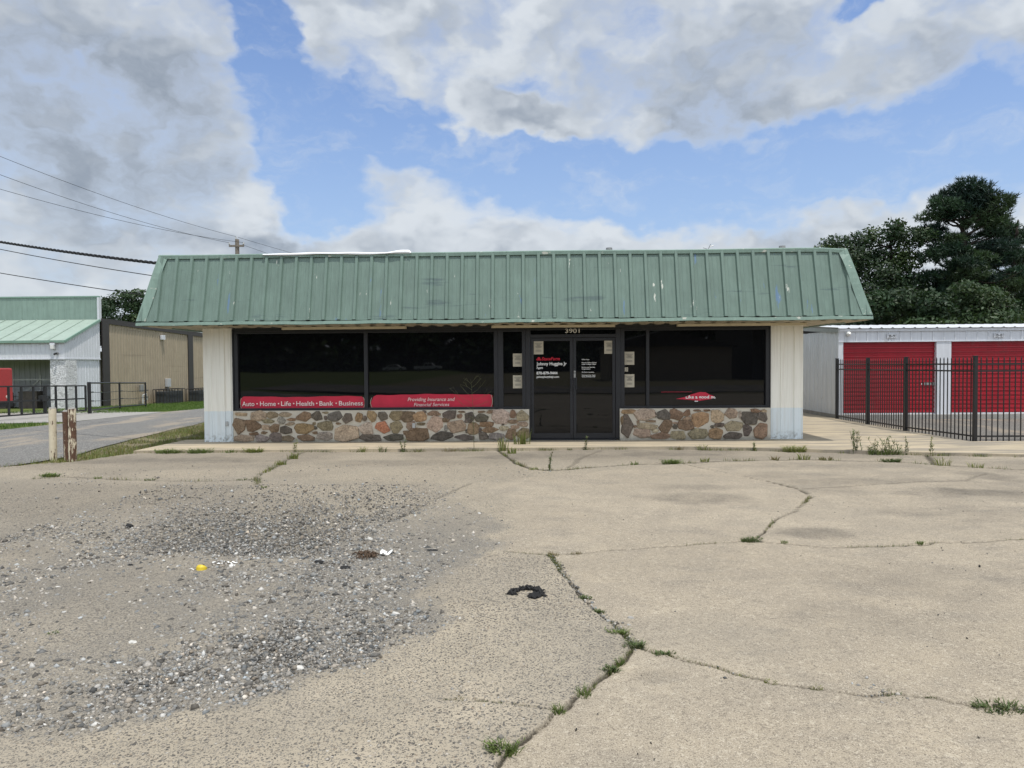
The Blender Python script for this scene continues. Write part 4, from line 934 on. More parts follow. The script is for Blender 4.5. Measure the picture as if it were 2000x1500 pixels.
# ================================================================== STORAGE UNITS AND IRON FENCE (right)
st = thing('storage_building', (9.43, 5.5, 0), 'low white ribbed steel storage building with red roll-up doors behind the iron fence', 'building')
def ribs_x(mb, x0, x1, z0, z1, y, pitch, rw, rh, off=0.0):
    pts = [(x0, 0)]; k = x0 + off
    while k < x1 - rw:
        if k > x0 + .01: pts += [(k, 0), (k + rw * .25, -rh), (k + rw * .75, -rh), (k + rw, 0)]
        k += pitch
    pts.append((x1, 0))
    return mb.grid(np.array([[(x, y + h, z) for z in (z0, z1)] for x, h in pts]))
def ribs_y(mb, y0, y1, z0, z1, x, pitch, rw, rh, sgn):
    pts = [(y0, 0)]; k = y0 + pitch * .5
    while k < y1 - rw:
        pts += [(k, 0), (k + rw * .25, rh), (k + rw * .75, rh), (k + rw, 0)]; k += pitch
    pts.append((y1, 0))
    zf = (z0 if callable(z0) else (lambda y: z0), z1 if callable(z1) else (lambda y: z1))
    return mb.grid(np.array([[(x + sgn * h, y, zz(y)) for zz in zf] for y, h in pts]))
SX1 = 18.75
w = MB(); ribs_y(w, 5.52, 12, 0.10, 2.52, 9.43, .31, .06, .022, -1); w.box(9.44, 11.9, .1, SX1, 12, 2.5)
w.box(9.425, 5.49, 0.10, 9.56, 5.62, 2.17)
DOORS = [(9.56, 12.19), (12.61, 15.24), (15.66, 18.29)]
w.build('wall', M['wall_white'], st)
for a, b in ((12.19, 12.61), (15.24, 15.66), (18.29, SX1)): MB().prism_x([(5.489, .08), (5.66, .08), (5.66, 2.17), (5.489, 2.17)], a, b).build('door_post', M['wall_white'], st, bevel=.01)
h = MB(); ribs_x(h, 9.425, SX1, 2.19, 2.48, 5.495, .31, .045, .02, .17); h.box(9.42, 5.47, 2.172, SX1, 5.50, 2.20)
h.build('header_panel', M['wall_white'], st)
h = MB().box(9.41, 5.45, 2.475, SX1, 5.50, 2.555); h.build('eave_trim', M['wall_white'], st, bevel=.004)
rb = MB(); rows = []
for x in np.arange(9.36, SX1 + .1, .0388):
    q = .028 * max(0, math.cos((x - 9.36) / .31 * 2 * math.pi)) ** 6
    rows.append([(x, 5.40, 2.562 + q), (x, 8.7, 2.80 + q), (x, 12.1, 2.562 + q)])
rb.grid(np.array(rows)); rb.build('roof', M['wall_white'], st)
MB().prism_x([(5.42, 2.44), (5.42, 2.556), (8.7, 2.792), (12.05, 2.556), (12.05, 2.44), (8.7, 2.66)], 9.385, 9.423).build('gable_trim', M['steel'], st)
MB().box(9.40, 5.36, -.06, SX1, 12.05, .0985).build('base_slab', M['slab_grey'], st)
for a, b in DOORS:
    prof = []
    for q in range(17):
        z0_ = .10 + q * .1224
        prof += [(5.60, z0_), (5.60, z0_ + .052), (5.575, z0_ + .064), (5.578, z0_ + .088), (5.575, z0_ + .110), (5.60, z0_ + .1215)]
    dr = MB().grid(np.array([[(x, y, z) for y, z in prof] for x in (a, b)])).build('roll_up_door', M['red_door'], st)
    MB().box(b - .30, 5.555, .93, b - .10, 5.583, 1.0).box(b - .08, 5.55, .92, b - .005, 5.583, 1.01).build('latch', M['steel'], dr, bevel=.004)
    MB().tube([(b - .36, 5.575, .965), (b - .36, 5.56, .965)], .022, 10).build('lock', M['lamp_glass'], dr)
    MB().box(a, 5.55, .102, b, 5.59, .135).build('bottom_bar', M['wall_white'], dr)
for x, s, lab in ((10.92, 'B-9', 'small white plate lettered B-9 above the left red roll-up door'), (13.93, 'B-8', 'small white plate lettered B-8 above the right red roll-up door')):
    t = thing('unit_sign', (x, 5.46, 2.27), lab, 'sign', 'unit number plates')
    MB().box(x - .14, 5.462, 2.27, x + .14, 5.472, 2.405).build('plate', M['wall_white'], t)
    f = MB(); 
    for a0, b0, a1, b1 in ((-.115, 2.283, -.109, 2.392), (.109, 2.283, .115, 2.392), (-.109, 2.283, .109, 2.289)): f.box(x + a0, 5.4585, b0, x + a1, 5.4615, b1)
    f.build('printed_frame', M['ink'], t)
    text_mesh(s, x - .08, x + .085, 2.303, .072, 5.4600, M['ink'], t, bold=.02)
t = thing('wall_lamp', (9.68, 5.44, 2.40), 'round clear-glass lamp at the top left of the storage building front', 'lamp')
MB().tube([(9.68, 5.47, 2.405), (9.68, 5.435, 2.405)], [.055, .05], 16).build('base', M['steel'], t, smooth=False)
s_ = [(9.68, 5.435 - .10 * math.sin(a), 2.405) for a in np.linspace(0, math.pi / 2, 7)]
MB().tube(s_, [max(.004, .07 * math.cos(a)) for a in np.linspace(0, math.pi / 2, 7)], 16).build('globe', M['lamp_glass'], t, smooth=True)

fe = thing('iron_fence', (9.3, 5.45, 0), 'black iron picket fence running from the walkway back to the storage building corner', 'fence')
PY = [5.36, 3.49, 1.62, -0.48]
def fpost(x, y): MB().box(x - .034, y - .034, -.05, x + .034, y + .034, 1.70).box(x - .042, y - .042, 1.70, x + .042, y + .042, 1.715).build('post', M['black_iron'], fe, bevel=.004)
def fpanel(a, b):
    a = np.array(a); b = np.array(b); L = np.hypot(*(b - a)); u = (b - a) / L
    A, B = a + u * .034, b - u * .034
    mb = MB()
    for z in (1.545, 1.405, .055 + .03): mb.bar((*A, z), (*B, z), .026, .032)
    n = int(round(L / .113))
    for i in range(1, n):
        p = a + (b - a) * i / n
        mb.box(p[0] - .0085, p[1] - .0085, -.02, p[0] + .0085, p[1] + .0085, 1.66)
        mb.add([(p[0] - .0085, p[1] - .0085, 1.66), (p[0] + .0085, p[1] - .0085, 1.66), (p[0] + .0085, p[1] + .0085, 1.66), (p[0] - .0085, p[1] + .0085, 1.66), (p[0], p[1], 1.70)],
               [(0, 1, 4), (1, 2, 4), (2, 3, 4), (3, 0, 4)])
    mb.build('picket_panel', M['black_iron'], fe)
XF = [9.33, 9.31, 9.30, 9.57]
for i in range(4): fpost(XF[i], PY[i])
for i in range(3): fpanel((XF[i], PY[i]), (XF[i + 1], PY[i + 1]))
for k in range(3):
    fpanel((9.57 + 2.4 * k, -.48), (9.57 + 2.4 * (k + 1), -.48)); fpost(9.57 + 2.4 * (k + 1), -.48)

# ================================================================== METAL BUILDING, GATE AND DRIVE (left)
mbd = thing('metal_building', (-23.6, 25, -.6), 'long tan metal building with a mint green canopy and parapet on its front', 'building')
ztop = lambda y: 4.40 - .0237 * (y - 24.9)
zlow = lambda y: float(TZ(-23.6, y)) - .05
XW = -23.6; YF = 24.7
w = MB(); ribs_y(w, YF + .5, 62, zlow, ztop, XW, .30, .07, .03, 1); w.box(-60, 61.8, -1, XW, 62, 3.4)
w.build('side_wall', M['tan_wall'], mbd)
fr = MB()
for y0, y1 in ((YF + .1, YF + .75), (35.0, 35.7), (45.5, 46.2)):
    fr.prism_x([(y0, zlow(y0)), (y1, zlow(y1)), (y1, ztop(y1)), (y0, ztop(y0))], XW + .03, XW + .10)
for i, y0 in enumerate((YF + .1, 35.0, 45.5)): pass
fr.prism_x([(YF + .75, ztop(YF) - .28), (62, ztop(62) - .28), (62, ztop(62) + .02), (YF + .75, ztop(YF) + .02)], XW + .035, XW + .095)
fr.build('dark_trim', M['dark_trim'], mbd)
MB().add([(XW + .1, YF + .3, ztop(YF)), (XW + .1, 62, ztop(62)), (-42, 62, ztop(62) + 1.4), (-42, YF + .3, ztop(YF) + 1.4), (-60, YF + .3, ztop(YF)), (-60, 62, ztop(62))], [(0, 1, 2, 3), (3, 2, 5, 4)]).build('roof', M['wall_white'], mbd)
# front wall, parapet
w = MB(); ribs_x(w, -46, XW - .02, -.8, 4.4, YF, .30, .06, .025); w.build('front_wall', M['grey_inner'], mbd)
p = MB(); ribs_x(p, -46, XW - .05, 4.30, 5.58, YF - .05, .30, .05, .02); p.box(-46, YF - .02, 4.30, XW - .05, YF + .10, 5.57)
pa = p.build('parapet', M['mint_wall'], mbd)
MB().box(-46, YF - .09, 5.575, XW, YF + .14, 5.66).build('coping', M['mint_trim'], pa)
MB().box(XW - .06, YF - .10, 4.28, XW + .04, YF + .14, 5.573).build('corner_trim', M['wall_white'], pa)
# canopy
YC = 21.6
ca = MB(); ca.grid(np.array([[(x, y, z) for y, z in ((YC - .1, 3.04), (YF - .08, 4.33))] for x in np.linspace(-46, XW + .06, 76)]))
k = -46
while k < XW: ca.bar((k, YC - .1, 3.06), (k, YF - .08, 4.35), .035, .03); k += .9
can = ca.build('canopy', M['mint_roof'], mbd)
f = MB().box(-46, YC - .16, 2.93, XW + .10, YC - .07, 3.055); f.bar((XW + .08, YC - .1, 2.99), (XW + .08, YF - .1, 4.28), .07, .13)
f.build('canopy_trim', M['mint_trim'], can)
f = MB(); ribs_x(f, -46, XW, 2.12, 2.95, YC, .24, .04, .018); f.build('canopy_fascia', M['wall_white'], can)
g = MB(); ribs_y(g, YC, YF, 2.12, lambda y: 2.97 + (y - YC) * (4.25 - 2.97) / (YF - YC), XW, .24, .04, .018, 1); g.build('canopy_gable', M['wall_white'], can)
f = MB().box(-46, YC - .03, 2.06, XW + .03, YC + .03, 2.125).box(XW - .03, YC + .03, 2.06, XW + .03, YF, 2.125); f.box(-46, YC + .03, 2.128, XW - .03, YF - .03, 2.15)
f.build('canopy_ceiling', M['wall_white'], can)
MB().box(-24.42, YC + .05, -.75, XW + .02, YC + .95, 2.055).build('pillar', M['block'], mbd)
g = MB(); ribs_y(g, YC + .96, YF - .02, -.75, 2.055, XW - .06, .24, .05, .025, 1); g.build('side_panel', M['wall_white'], mbd)
for lx_, lz_, lab in ((-24.15, 2.82, 'white floodlight on the canopy fascia of the metal building'), ):
    t = thing('floodlight', (lx_, YC - .1, lz_), lab, 'lamp')
    MB().box(lx_ - .13, YC - .16, lz_ - .02, lx_ + .13, YC - .03, lz_ + .16).build('housing', M['wall_white'], t, bevel=.01)
    MB().box(lx_ - .07, YC - .22, lz_ - .22, lx_ + .10, YC - .05, lz_ - .03).build('lamp_head', M['lamp_glass'], t, bevel=.01)
t = thing('security_camera', (-23.95, YC - .1, 2.3), 'small dark security camera under the canopy fascia', 'camera')
MB().tube([(-23.95, YC - .02, 2.37), (-23.95, YC - .09, 2.37)], .07, 12).build('mount', M['steel'], t)
MB().tube([(-23.97, YC - .09, 2.37), (-23.99, YC - .24, 2.33)], .05, 10).build('lens_body', M['black_iron'], t)
t = thing('wall_pack_lamp', (XW + .1, 31.4, 3.6), 'small white lamp high on the tan side wall', 'lamp')
MB().box(XW + .03, 31.25, 3.42, XW + .20, 31.62, 3.72).build('housing', M['wall_white'], t, bevel=.02)
t = thing('electric_meter', (XW + .1, 31.9, .2), 'grey electric meter box with conduit on the tan wall', 'meter')
MB().box(XW + .03, 31.75, .30, XW + .22, 32.2, .85).build('case', M['grey_box'], t, bevel=.02)
MB().tube([(XW + .12, 31.98, .3), (XW + .12, 31.98, -.7)], .045, 8).build('conduit', M['steel'], t)
t = thing('gas_meter', (XW + .35, 28.6, -.6), 'pale gas pipework standing against the tan wall', 'meter')
MB().tube([(XW + .35, 28.4, -.72), (XW + .35, 28.4, -.1), (XW + .35, 28.8, -.05), (XW + .35, 28.9, -.4), (XW + .2, 28.9, -.5)], .05, 8).build('pipe', M['grey_box'], t)
MB().box(XW + .2, 28.25, .1, XW + .34, 28.6, .55).build('regulator', M['steel'], t, bevel=.03)
def condenser(y0, y1, lab):
    zb = float(TZ(XW + .8, (y0 + y1) / 2)) - .02
    t = thing('condenser_unit', (XW + .8, (y0 + y1) / 2, zb), lab, 'air conditioner', 'caged air conditioners by the tan wall')
    a, b = XW + .35, XW + 1.25
    bd = MB()
    bd.box(a + .1, y0 + .1, zb, b - .1, y1 - .1, zb + .82)
    for y in np.arange(y0 + .12, y1 - .1, .07): bd.box(b - .102, y, zb + .05, b - .085, y + .035, zb + .78)
    for x in np.arange(a + .12, b - .1, .07): bd.box(x, y0 + .085, zb + .05, x + .035, y0 + .102, zb + .78)
    bd.build('fin_case', M['ac_metal'], t)
    MB().tube([((a + b) / 2, (y0 + y1) / 2, zb + .82), ((a + b) / 2, (y0 + y1) / 2, zb + .86)], .3, 18).build('fan_grille', M['black_iron'], t)
    c = MB()
    for x in (a, b):
        c.bar((x, y0, zb + .95), (x, y1, zb + .95), .04); c.bar((x, y0, zb + .12), (x, y1, zb + .12), .03)
        for y in np.linspace(y0, y1, 8): c.bar((x, y, zb - .1), (x, y, zb + .93), .03)
    for y in (y0, y1):
        c.bar((a, y, zb + .95), (b, y, zb + .95), .04)
        for x in np.linspace(a, b, 5)[1:-1]: c.bar((x, y, zb - .1), (x, y, zb + .93), .03)
    c.build('cage', M['dark_trim'], t)
condenser(29.6, 32.0, 'caged dark air conditioner beside the electric meter'); condenser(34.0, 36.6, 'caged dark air conditioner beyond the electric meter, nearer the shop pier')

def on(x, y, dz=0.0): return (x, y, float(TZ(x, y)) + dz)
gt = thing('sliding_gate', on(-18.1, 12.3), 'black steel sliding gate with upright bars in front of the canopy', 'gate')
g = MB(); ya, yb = 9.2, 14.75
gx_ = lambda y: -17.9 - (y - 9.2) * .058
for dz in (.16, .66, 1.20): g.bar(on(gx_(ya), ya, dz), on(gx_(yb), yb, dz), .055)
gf = g.build('rail_frame', M['black_iron'], gt)
for i, y in enumerate(np.linspace(ya, yb, 9)):
    MB().bar(on(gx_(y), y, .16), on(gx_(y), y, 1.20), .10 if i in (4,) else .062).build('upright', M['black_iron'], gt)
MB().box(gx_(11.8) - .08, 11.7, float(TZ(-18, 11.8)) + .62, gx_(11.8) + .08, 12.0, float(TZ(-18, 11.8)) + .84).build('latch_box', M['black_iron'], gt)
MB().bar(on(gx_(9.1) + .1, 9.1, -.1), on(gx_(9.1) + .1, 9.1, 1.32), .11).build('guide_post', M['black_iron'], gt)
pf_ = thing('pipe_fence', on(-18.9, 18), 'black pipe fence with two cross wires on the lawn beside the tan wall', 'fence')
PP_ = [(-18.25, 15.05), (-19.75, 19.9), (-20.35, 23.4)]
for i, (x, y) in enumerate(PP_): MB().tube([on(x, y, -.1), on(x, y, 1.36)], .075 if i == 0 else .045, 10).build('post', M['black_iron'], pf_)
for i, dz in enumerate((1.32, .14)):
    r_ = MB()
    for a, b in zip(PP_[:-1], PP_[1:]): r_.tube([on(*a, dz), on(*b, dz)], .035, 8)
    r_.build('rail', M['black_iron'], pf_)
for dz in (.92, .54):
    r_ = MB()
    for a, b in zip(PP_[:-1], PP_[1:]):
        m_ = ((a[0] + b[0]) / 2, (a[1] + b[1]) / 2); r_.tube([on(*a, dz), on(*m_, dz - .04), on(*b, dz)], .014, 5)
    for (x, y) in PP_: r_.tube([on(x, y, dz), on(x - .1, y + .45, dz)], .03, 6)
    r_.build('cross_wire', M['black_iron'], pf_)

# things stored under the canopy
t = thing('pipe_rack', (-25.5, 23.6, -.6), 'grey pipe rack with diagonal braces standing under the canopy', 'rack')
for x in (-28.6, -26.3, -24.9): MB().bar((x, 23.6, -.65), (x, 23.6, 1.3 if x < -25 else 1.1), .06).build('post', M['steel'], t)
MB().bar((-29, 23.56, .98), (-24.6, 23.56, .98), .05).build('rail', M['steel'], t); MB().bar((-29, 23.56, .05), (-24.6, 23.56, .05), .04).build('rail', M['steel'], t)
MB().bar((-27.7, 23.64, -.2), (-26.4, 23.64, .95), .05).build('brace', M['steel'], t); MB().bar((-26.1, 23.64, -.3), (-25.0, 23.64, .9), .05).build('brace', M['steel'], t)
for x0, x1, h_, lab in ((-29.6, -27.6, .95, 'wide dark weathered crate under the canopy, nearer the red trailer'), (-26.9, -25.9, 1.02, 'narrow dark weathered crate under the canopy, nearer the white pillar')):
    t = thing('wooden_crate', ((x0 + x1) / 2, 23.0, -.6), lab, 'crate', 'dark crates under the canopy')
    MB().box(x0, 22.7, -.66, x1, 23.3, h_ - .66).build('side_board', M['crate'], t, bevel=.01)
    fr = MB()
    for z in (-.62, h_ * .5 - .66, h_ - .74): fr.box(x0 - .02, 22.675, z, x1 + .02, 22.698, z + .07)
    fr.build('batten', M['crate'], t)
t = thing('red_trailer', on(-24.8, 14.5), 'red box trailer parked before the canopy at the edge of view', 'trailer')
zt = float(TZ(-24, 17))
MB().box(-26.2, 12.6, zt + .5, -22.62, 16.5, zt + 2.03).build('cargo_box', M['truck_red'], t, bevel=.06)
MB().box(-26.1, 12.6, zt + .32, -22.7, 16.6, zt + .495).build('chassis', M['black_iron'], t)
MB().box(-26.0, 16.6, zt + .30, -22.66, 16.7, zt + .45).build('bumper', M['black_iron'], t, bevel=.02)
for x in (-26.1, -22.90):
    for y in (14.2, 15.2):
        wh = MB().tube([(x, y, zt + .30), (x + .2, y, zt + .30)], .31, 20).build('wheel', M['rubber'], t)
        MB().tube([(x - .004, y, zt + .30), (x + .206, y, zt + .30)], .16, 14).build('rim', M['steel'], wh)
MB().tube([(-22.63, 16.1, zt + .75), (-22.59, 16.1, zt + .75)], .07, 12).build('side_lamp', M['tail'], t)

# bollards
def bollard(x, y, r, h, m, lab, tilt):
    t = thing('bollard', (x, y, -.06), lab, 'bollard', 'old pipe bollards by the drive')
    b = MB(); zs = np.linspace(-.1, h, 14)
    b.tube([(x + tilt[0] * z, y + tilt[1] * z, z) for z in zs], [r * (1 + .012 * math.sin(z * 9)) for z in zs], 22, caps=True)
    b.build('pipe', m, t)
    c = MB().tube([(x + tilt[0] * h, y + tilt[1] * h, h), (x + tilt[0] * h, y + tilt[1] * h, h + .025)], [r * .93, r * .80], 22)
    c.build('concrete_fill', M['slab_grey'], t)
bollard(-8.07, -2.34, .062, .87, M['rust_low'], 'cream-painted pipe bollard standing alone, with flaking paint', (.004, 0))
bollard(-7.745, -2.42, .068, .82, M['rust_high'], 'mostly rusted brown pipe bollard, the left of the touching pair', (-.012, 0))
bollard(-7.61, -2.50, .068, .87, M['rust_mid'], 'half-rusted cream pipe bollard, the right of the touching pair', (.004, 0))

# utility poles and wires
def pole(x, y, zt, lab, arms):
    z0 = float(TZ(x, y)); t = thing('utility_pole', (x, y, z0), lab, 'utility pole')
    MB().tube([(x, y, z0 - .3), (x, y, zt)], [.16, .11], 12).build('pole', M['wood_pole'], t)
    for z in arms:
        MB().box(x - .42, y - .14, z - .05, x + .42, y - .05, z + .05).build('crossarm', M['wood_pole'], t)
        for dx in (-.38, .38): MB().tube([(x + dx, y - .1, z + .05), (x + dx * 1.06, y - .1, z + .11), (x + dx * 1.12, y - .1, z + .19)], [.025, .055, .03], 8).build('insulator', M['grey_box'], t)
    MB().tube([(x - .06, y, zt), (x - .06, y, zt + .16)], [.05, .03], 8).build('insulator', M['grey_box'], t)
pole(-15.8, 25, 8.80, 'grey wooden utility pole with short crossarm rising behind the shop roof', [8.42])
pole(-20.9, 8, 10.2, 'grey wooden utility pole outside the picture beside the drive', [9.3])
def wire(a, b, sag, r, lab, tw=False, grp=None):
    a = np.array(a); b = np.array(b); us = np.linspace(0, 1, 60)
    P = np.array([a + (b - a) * u - np.array([0, 0, 4 * sag * u * (1 - u)]) for u in us])
    m = MB()
    if tw:
        us = np.linspace(0, 1, 260); P = np.array([a + (b - a) * u - np.array([0, 0, 4 * sag * u * (1 - u)]) for u in us])
        for k in range(3):
            Q = P + np.stack([np.zeros(260), np.cos(us * 60 * 3.14 + k * 2.09) * .021, np.sin(us * 60 * 3.14 + k * 2.09) * .021], -1)
            m.tube(Q, r, 5)
    else: m.tube(P, r, 5)
    tag(m.build('power_line', M['wire']), lab, 'wire', grp)
wire((-20.9, 8, 10.36), (-15.86, 25, 8.96), .35, .009, 'topmost thin wire from the pole top behind the roof', grp='thin pole wires')
wire((-20.5, 7.9, 9.48), (-16.2, 24.9, 8.60), .40, .009, 'middle thin wire, ending at the far side of the pole crossarm', grp='thin pole wires')
wire((-21.3, 7.9, 8.95), (-15.4, 24.9, 8.60), .42, .009, 'lowest of the three thin wires reaching the pole crossarm', grp='thin pole wires')
wire((-15.74, 25, 8.92), (-8, 36, 7.6), .12, .009, 'short thin wire descending to the right from the pole top', grp='thin pole wires')
wire((-15.5, 25, 8.5), (-9, 36, 6.9), .12, .009, 'short lower wire descending to the right from the crossarm', grp='thin pole wires')
wire((-20.93, 8, 6.62), (-6.93, -.35, 3.74), .12, .016, 'thick twisted black cable sloping to the top corner of the green roof', True)
wire((-20.93, 8, 6.52), (-6.98, 2.2, 3.60), .16, .011, 'black wire just below the thick twisted cable, reaching the roof side')
wire((-20.96, 8, 5.55), (-7.05, 3.4, 3.15), .10, .012, 'lowest black wire on the left, running in front of the far trees')

# ================================================================== TREES
def leaves(clumps, n, size, cols, r, flat=.5, shell=2.0, vary=.18):
    """leaf-sized faces spread through a crown's volume"""
    vol = np.array([c[3] * c[4] * c[5] for c in clumps]) ** .8; cnt = np.maximum(40, n * vol / vol.sum()).astype(int)
    Vs, Cs = [], []
    for (cx, cy_, cz, rx, ry, rz), m in zip(clumps, cnt):
        d = r.normal(size=(m, 3)); d /= np.linalg.norm(d, axis=1)[:, None]
        rad = r.uniform(0, 1, m) ** (1 / shell)
        lump = 0.78 + .44 * vn(d[:, 0] * 2.3 + cx, d[:, 2] * 2.3 + d[:, 1] * 1.9 + cz, 3)
        p = np.array([cx, cy_, cz]) + d * (rad * lump)[:, None] * np.array([rx, ry, rz])
        nn = d * .5 + r.normal(size=(m, 3)) * .6 + np.array([0, 0, flat]); nn /= np.linalg.norm(nn, axis=1)[:, None]
        t = np.cross(nn, r.normal(size=(m, 3))); t /= np.linalg.norm(t, axis=1)[:, None]; b = np.cross(nn, t)
        s = size * r.uniform(.55, 1.3, m)[:, None]
        Vs.append(np.stack([p - t * s, p - b * s * .45, p + t * s, p + b * s * .45], 1).reshape(-1, 3))
        base = np.array(cols[r.integers(0, len(cols))]) * r.uniform(.8, 1.25)
        Cs.append(np.repeat(base[None] * r.uniform(1 - vary, 1 + vary, (m, 1)) * np.stack([r.uniform(.9, 1.15, m), np.ones(m), r.uniform(.8, 1.1, m)], -1), 4, 0))
    V = np.concatenate(Vs); return V, np.arange(len(V)).reshape(-1, 4), np.concatenate(Cs)
def needles(clumps, n, size, cols, r):
    vol = np.array([c[3] * c[4] * c[5] for c in clumps]) ** .75; cnt = np.maximum(10, n * vol / vol.sum()).astype(int)
    Vs, Cs = [], []; K = 11
    for (cx, cy_, cz, rx, ry, rz), m in zip(clumps, cnt):
        d = r.normal(size=(m, 3)); d /= np.linalg.norm(d, axis=1)[:, None]
        p = np.array([cx, cy_, cz]) + d * (r.uniform(.15, 1, m) ** .5 * (.8 + .4 * r.uniform(size=m)))[:, None] * np.array([rx, ry, rz])
        q = r.normal(size=(m, K, 3)) * .75 + d[:, None] * .5 + np.array([0, 0, .45]); q /= np.linalg.norm(q, axis=2)[..., None]
        w = np.cross(q, r.normal(size=(m, K, 3))); w /= np.linalg.norm(w, axis=2)[..., None]
        L = size * r.uniform(.7, 1.2, (m, K, 1)); a = p[:, None]
        Vs.append(np.stack([a - w * .02, a + w * .02, a + q * L * .6 + w * .016, a + q * L - w * .004], 2).reshape(-1, 3))
        base = np.array(cols[r.integers(0, len(cols))]) * r.uniform(.8, 1.25)
        Cs.append(np.repeat(np.repeat(base[None] * r.uniform(.75, 1.3, (m, 1)), K, 0), 4, 0))
    V = np.concatenate(Vs); return V, np.arange(len(V)).reshape(-1, 4), np.concatenate(Cs)
def limb(mb, a, b, r0, r1, r, bend=.12):
    a = np.array(a, float); b = np.array(b, float); L = np.linalg.norm(b - a); us = np.linspace(0, 1, 6)
    o_ = r.normal(size=3) * L * bend
    mb.tube([a + (b - a) * u + o_ * math.sin(u * math.pi) * (1 if u < 1 else 0) for u in us], [r0 + (r1 - r0) * u for u in us], 7)
def tree(name, x, y, top, clumps, lab, n, size, cols, seed, pine=False, trunk_r=.2, group=None, cat='tree'):
    r = np.random.default_rng(seed); z0 = float(TZ(x, y))
    t = thing(name, (x, y, z0), lab, cat, group)
    mb = MB(); zs = np.linspace(z0 - .2, top, 9)
    mb.tube([(x + .12 * math.sin(z * .7 + seed), y + .1 * math.cos(z * .8 + seed), z) for z in zs], [trunk_r * (1 - .85 * i / 8) for i in range(9)], 9)
    for c in clumps:
        zj = max(z0 + .8, c[2] - .35 * math.hypot(c[0] - x, c[1] - y) - .2)
        zj = min(zj, top * .95)
        limb(mb, (x + .12 * math.sin(zj * .7 + seed), y + .1 * math.cos(zj * .8 + seed), zj), (c[0], c[1], c[2]), trunk_r * .32, .015, r)
        for _ in range(3):
            d = r.normal(size=3) * np.array(c[3:6]) * .55
            limb(mb, (c[0], c[1], c[2]), np.array(c[:3]) + d, .03, .008, r)
    mb.build('trunk', M['bark'], t, smooth=True)
    V, F, C = (needles if pine else leaves)(clumps, n, size, cols, r)
    fast_mesh('crown', V, F, M['leaf'], C, t)
    return t
# pixel-free clump tables: (dx, dz, rx, rz) around the trunk, depth drawn at random
def cl(x, y, tab, seed, dep=.9):
    r = np.random.default_rng(seed); return [(x + dx, y + r.uniform(-dep, dep), z, rx, max(rx, rz) * r.uniform(.7, 1.0), rz) for dx, z, rx, rz in tab]
PINE = [(.032, .060, .034), (.022, .048, .030), (.045, .075, .036), (.018, .038, .030)]
OAK = [(.040, .072, .030), (.028, .055, .026), (.055, .090, .032), (.034, .060, .030)]
OAKL = [(.034, .062, .026), (.028, .054, .024), (.040, .068, .028)]
tree('pine_tree', 23.0, 22, 10.7, cl(23.0, 22, [(0, 10.35, 1.0, .5), (-.7, 10.0, .85, .45), (.75, 10.05, .85, .45), (-1.35, 9.45, .85, .42), (1.5, 9.6, .85, .45), (0, 9.6, 1.1, .45), (-.6, 9.25, .9, .35), (1.1, 9.05, .9, .33), (-1.4, 8.45, .8, .25), (.2, 8.6, .6, .25), (1.2, 8.6, .8, .2), (.1, 7.9, .8, .3), (-1.2, 7.3, .9, .3), (.4, 6.8, 1.0, .35), (-.3, 6.0, 1.2, .4), (1.9, 5.4, 1.0, .25), (-.8, 5.3, 1.1, .35), (.9, 4.6, 1.2, .35), (-1.95, 8.95, .5, .22), (2.2, 8.9, .4, .22), (.85, 9.2, .7, .28),
     (-.8, 9.1, .7, .28), (2.45, 8.55, .35, .14), (-1.75, 8.0, .85, .25), (-1.0, 7.75, .6, .22), (1.5, 8.15, .8, .18), (2.3, 7.75, .6, .16), (1.3, 7.45, .9, .22), (-.2, 7.3, .7, .28), (2.4, 7.0, .7, .18), (-1.9, 6.95, .8, .3), (1.3, 6.7, .9, .25), (-.6, 6.5, 1.0, .32), (2.6, 6.15, .9, .15), (-1.5, 5.9, 1.0, .35), (1.0, 5.8, 1.1, .25), (2.9, 5.3, .8, .16), (.2, 5.1, 1.3, .35), (-1.5, 4.8, 1.1, .4), (1.9, 4.5, .9, .2), (.6, 3.9, 1.2, .3), (2.8, 3.9, .6, .2)], 2, .7),
     'tallest tree, a dark pine with a domed crown behind the storage building', 5600, .26, PINE, 11, True, .24)
tree('pine_tree', 27.6, 25, 9.4, cl(27.6, 25, [(-.4, 9.0, .8, .4), (.6, 8.6, 1.0, .5), (-.9, 7.9, 1.1, .35), (-1.6, 7.0, 1.2, .3), (.4, 7.4, 1.2, .4), (-2.0, 6.0, 1.3, .3), (.3, 6.2, 1.4, .5), (-1.4, 5.0, 1.4, .4), (.8, 5.0, 1.4, .5), (-2.4, 4.4, 1.0, .3)], 4),
     'dark pine with drooping branches at the edge of view, right of the domed pine', 3000, .32, PINE, 13, True, .22)
def bl(name, x, y, top, tab, lab, n, size, cols, seed, tr=.18): return tree(name, x, y, top, cl(x, y, tab, seed, 1.0), lab, n, size, cols, seed, False, tr, 'broadleaf trees behind the storage building')
bl('broadleaf_tree', 16.9, 22, 7.6, [(-.2, 7.75, .85, .55), (-.95, 7.35, .65, .4), (.75, 7.8, .75, .6), (0, 6.9, 1.3, .7), (1.0, 6.8, 1.0, .7), (-.9, 6.3, 1.0, .7), (.2, 5.8, 1.5, .8), (-.8, 5.0, 1.3, .8), (1.0, 5.0, 1.3, .8), (0, 3.9, 1.6, .8)],
   'dark broadleaf tree just right of the green roof edge', 13000, .10, OAK, 21)
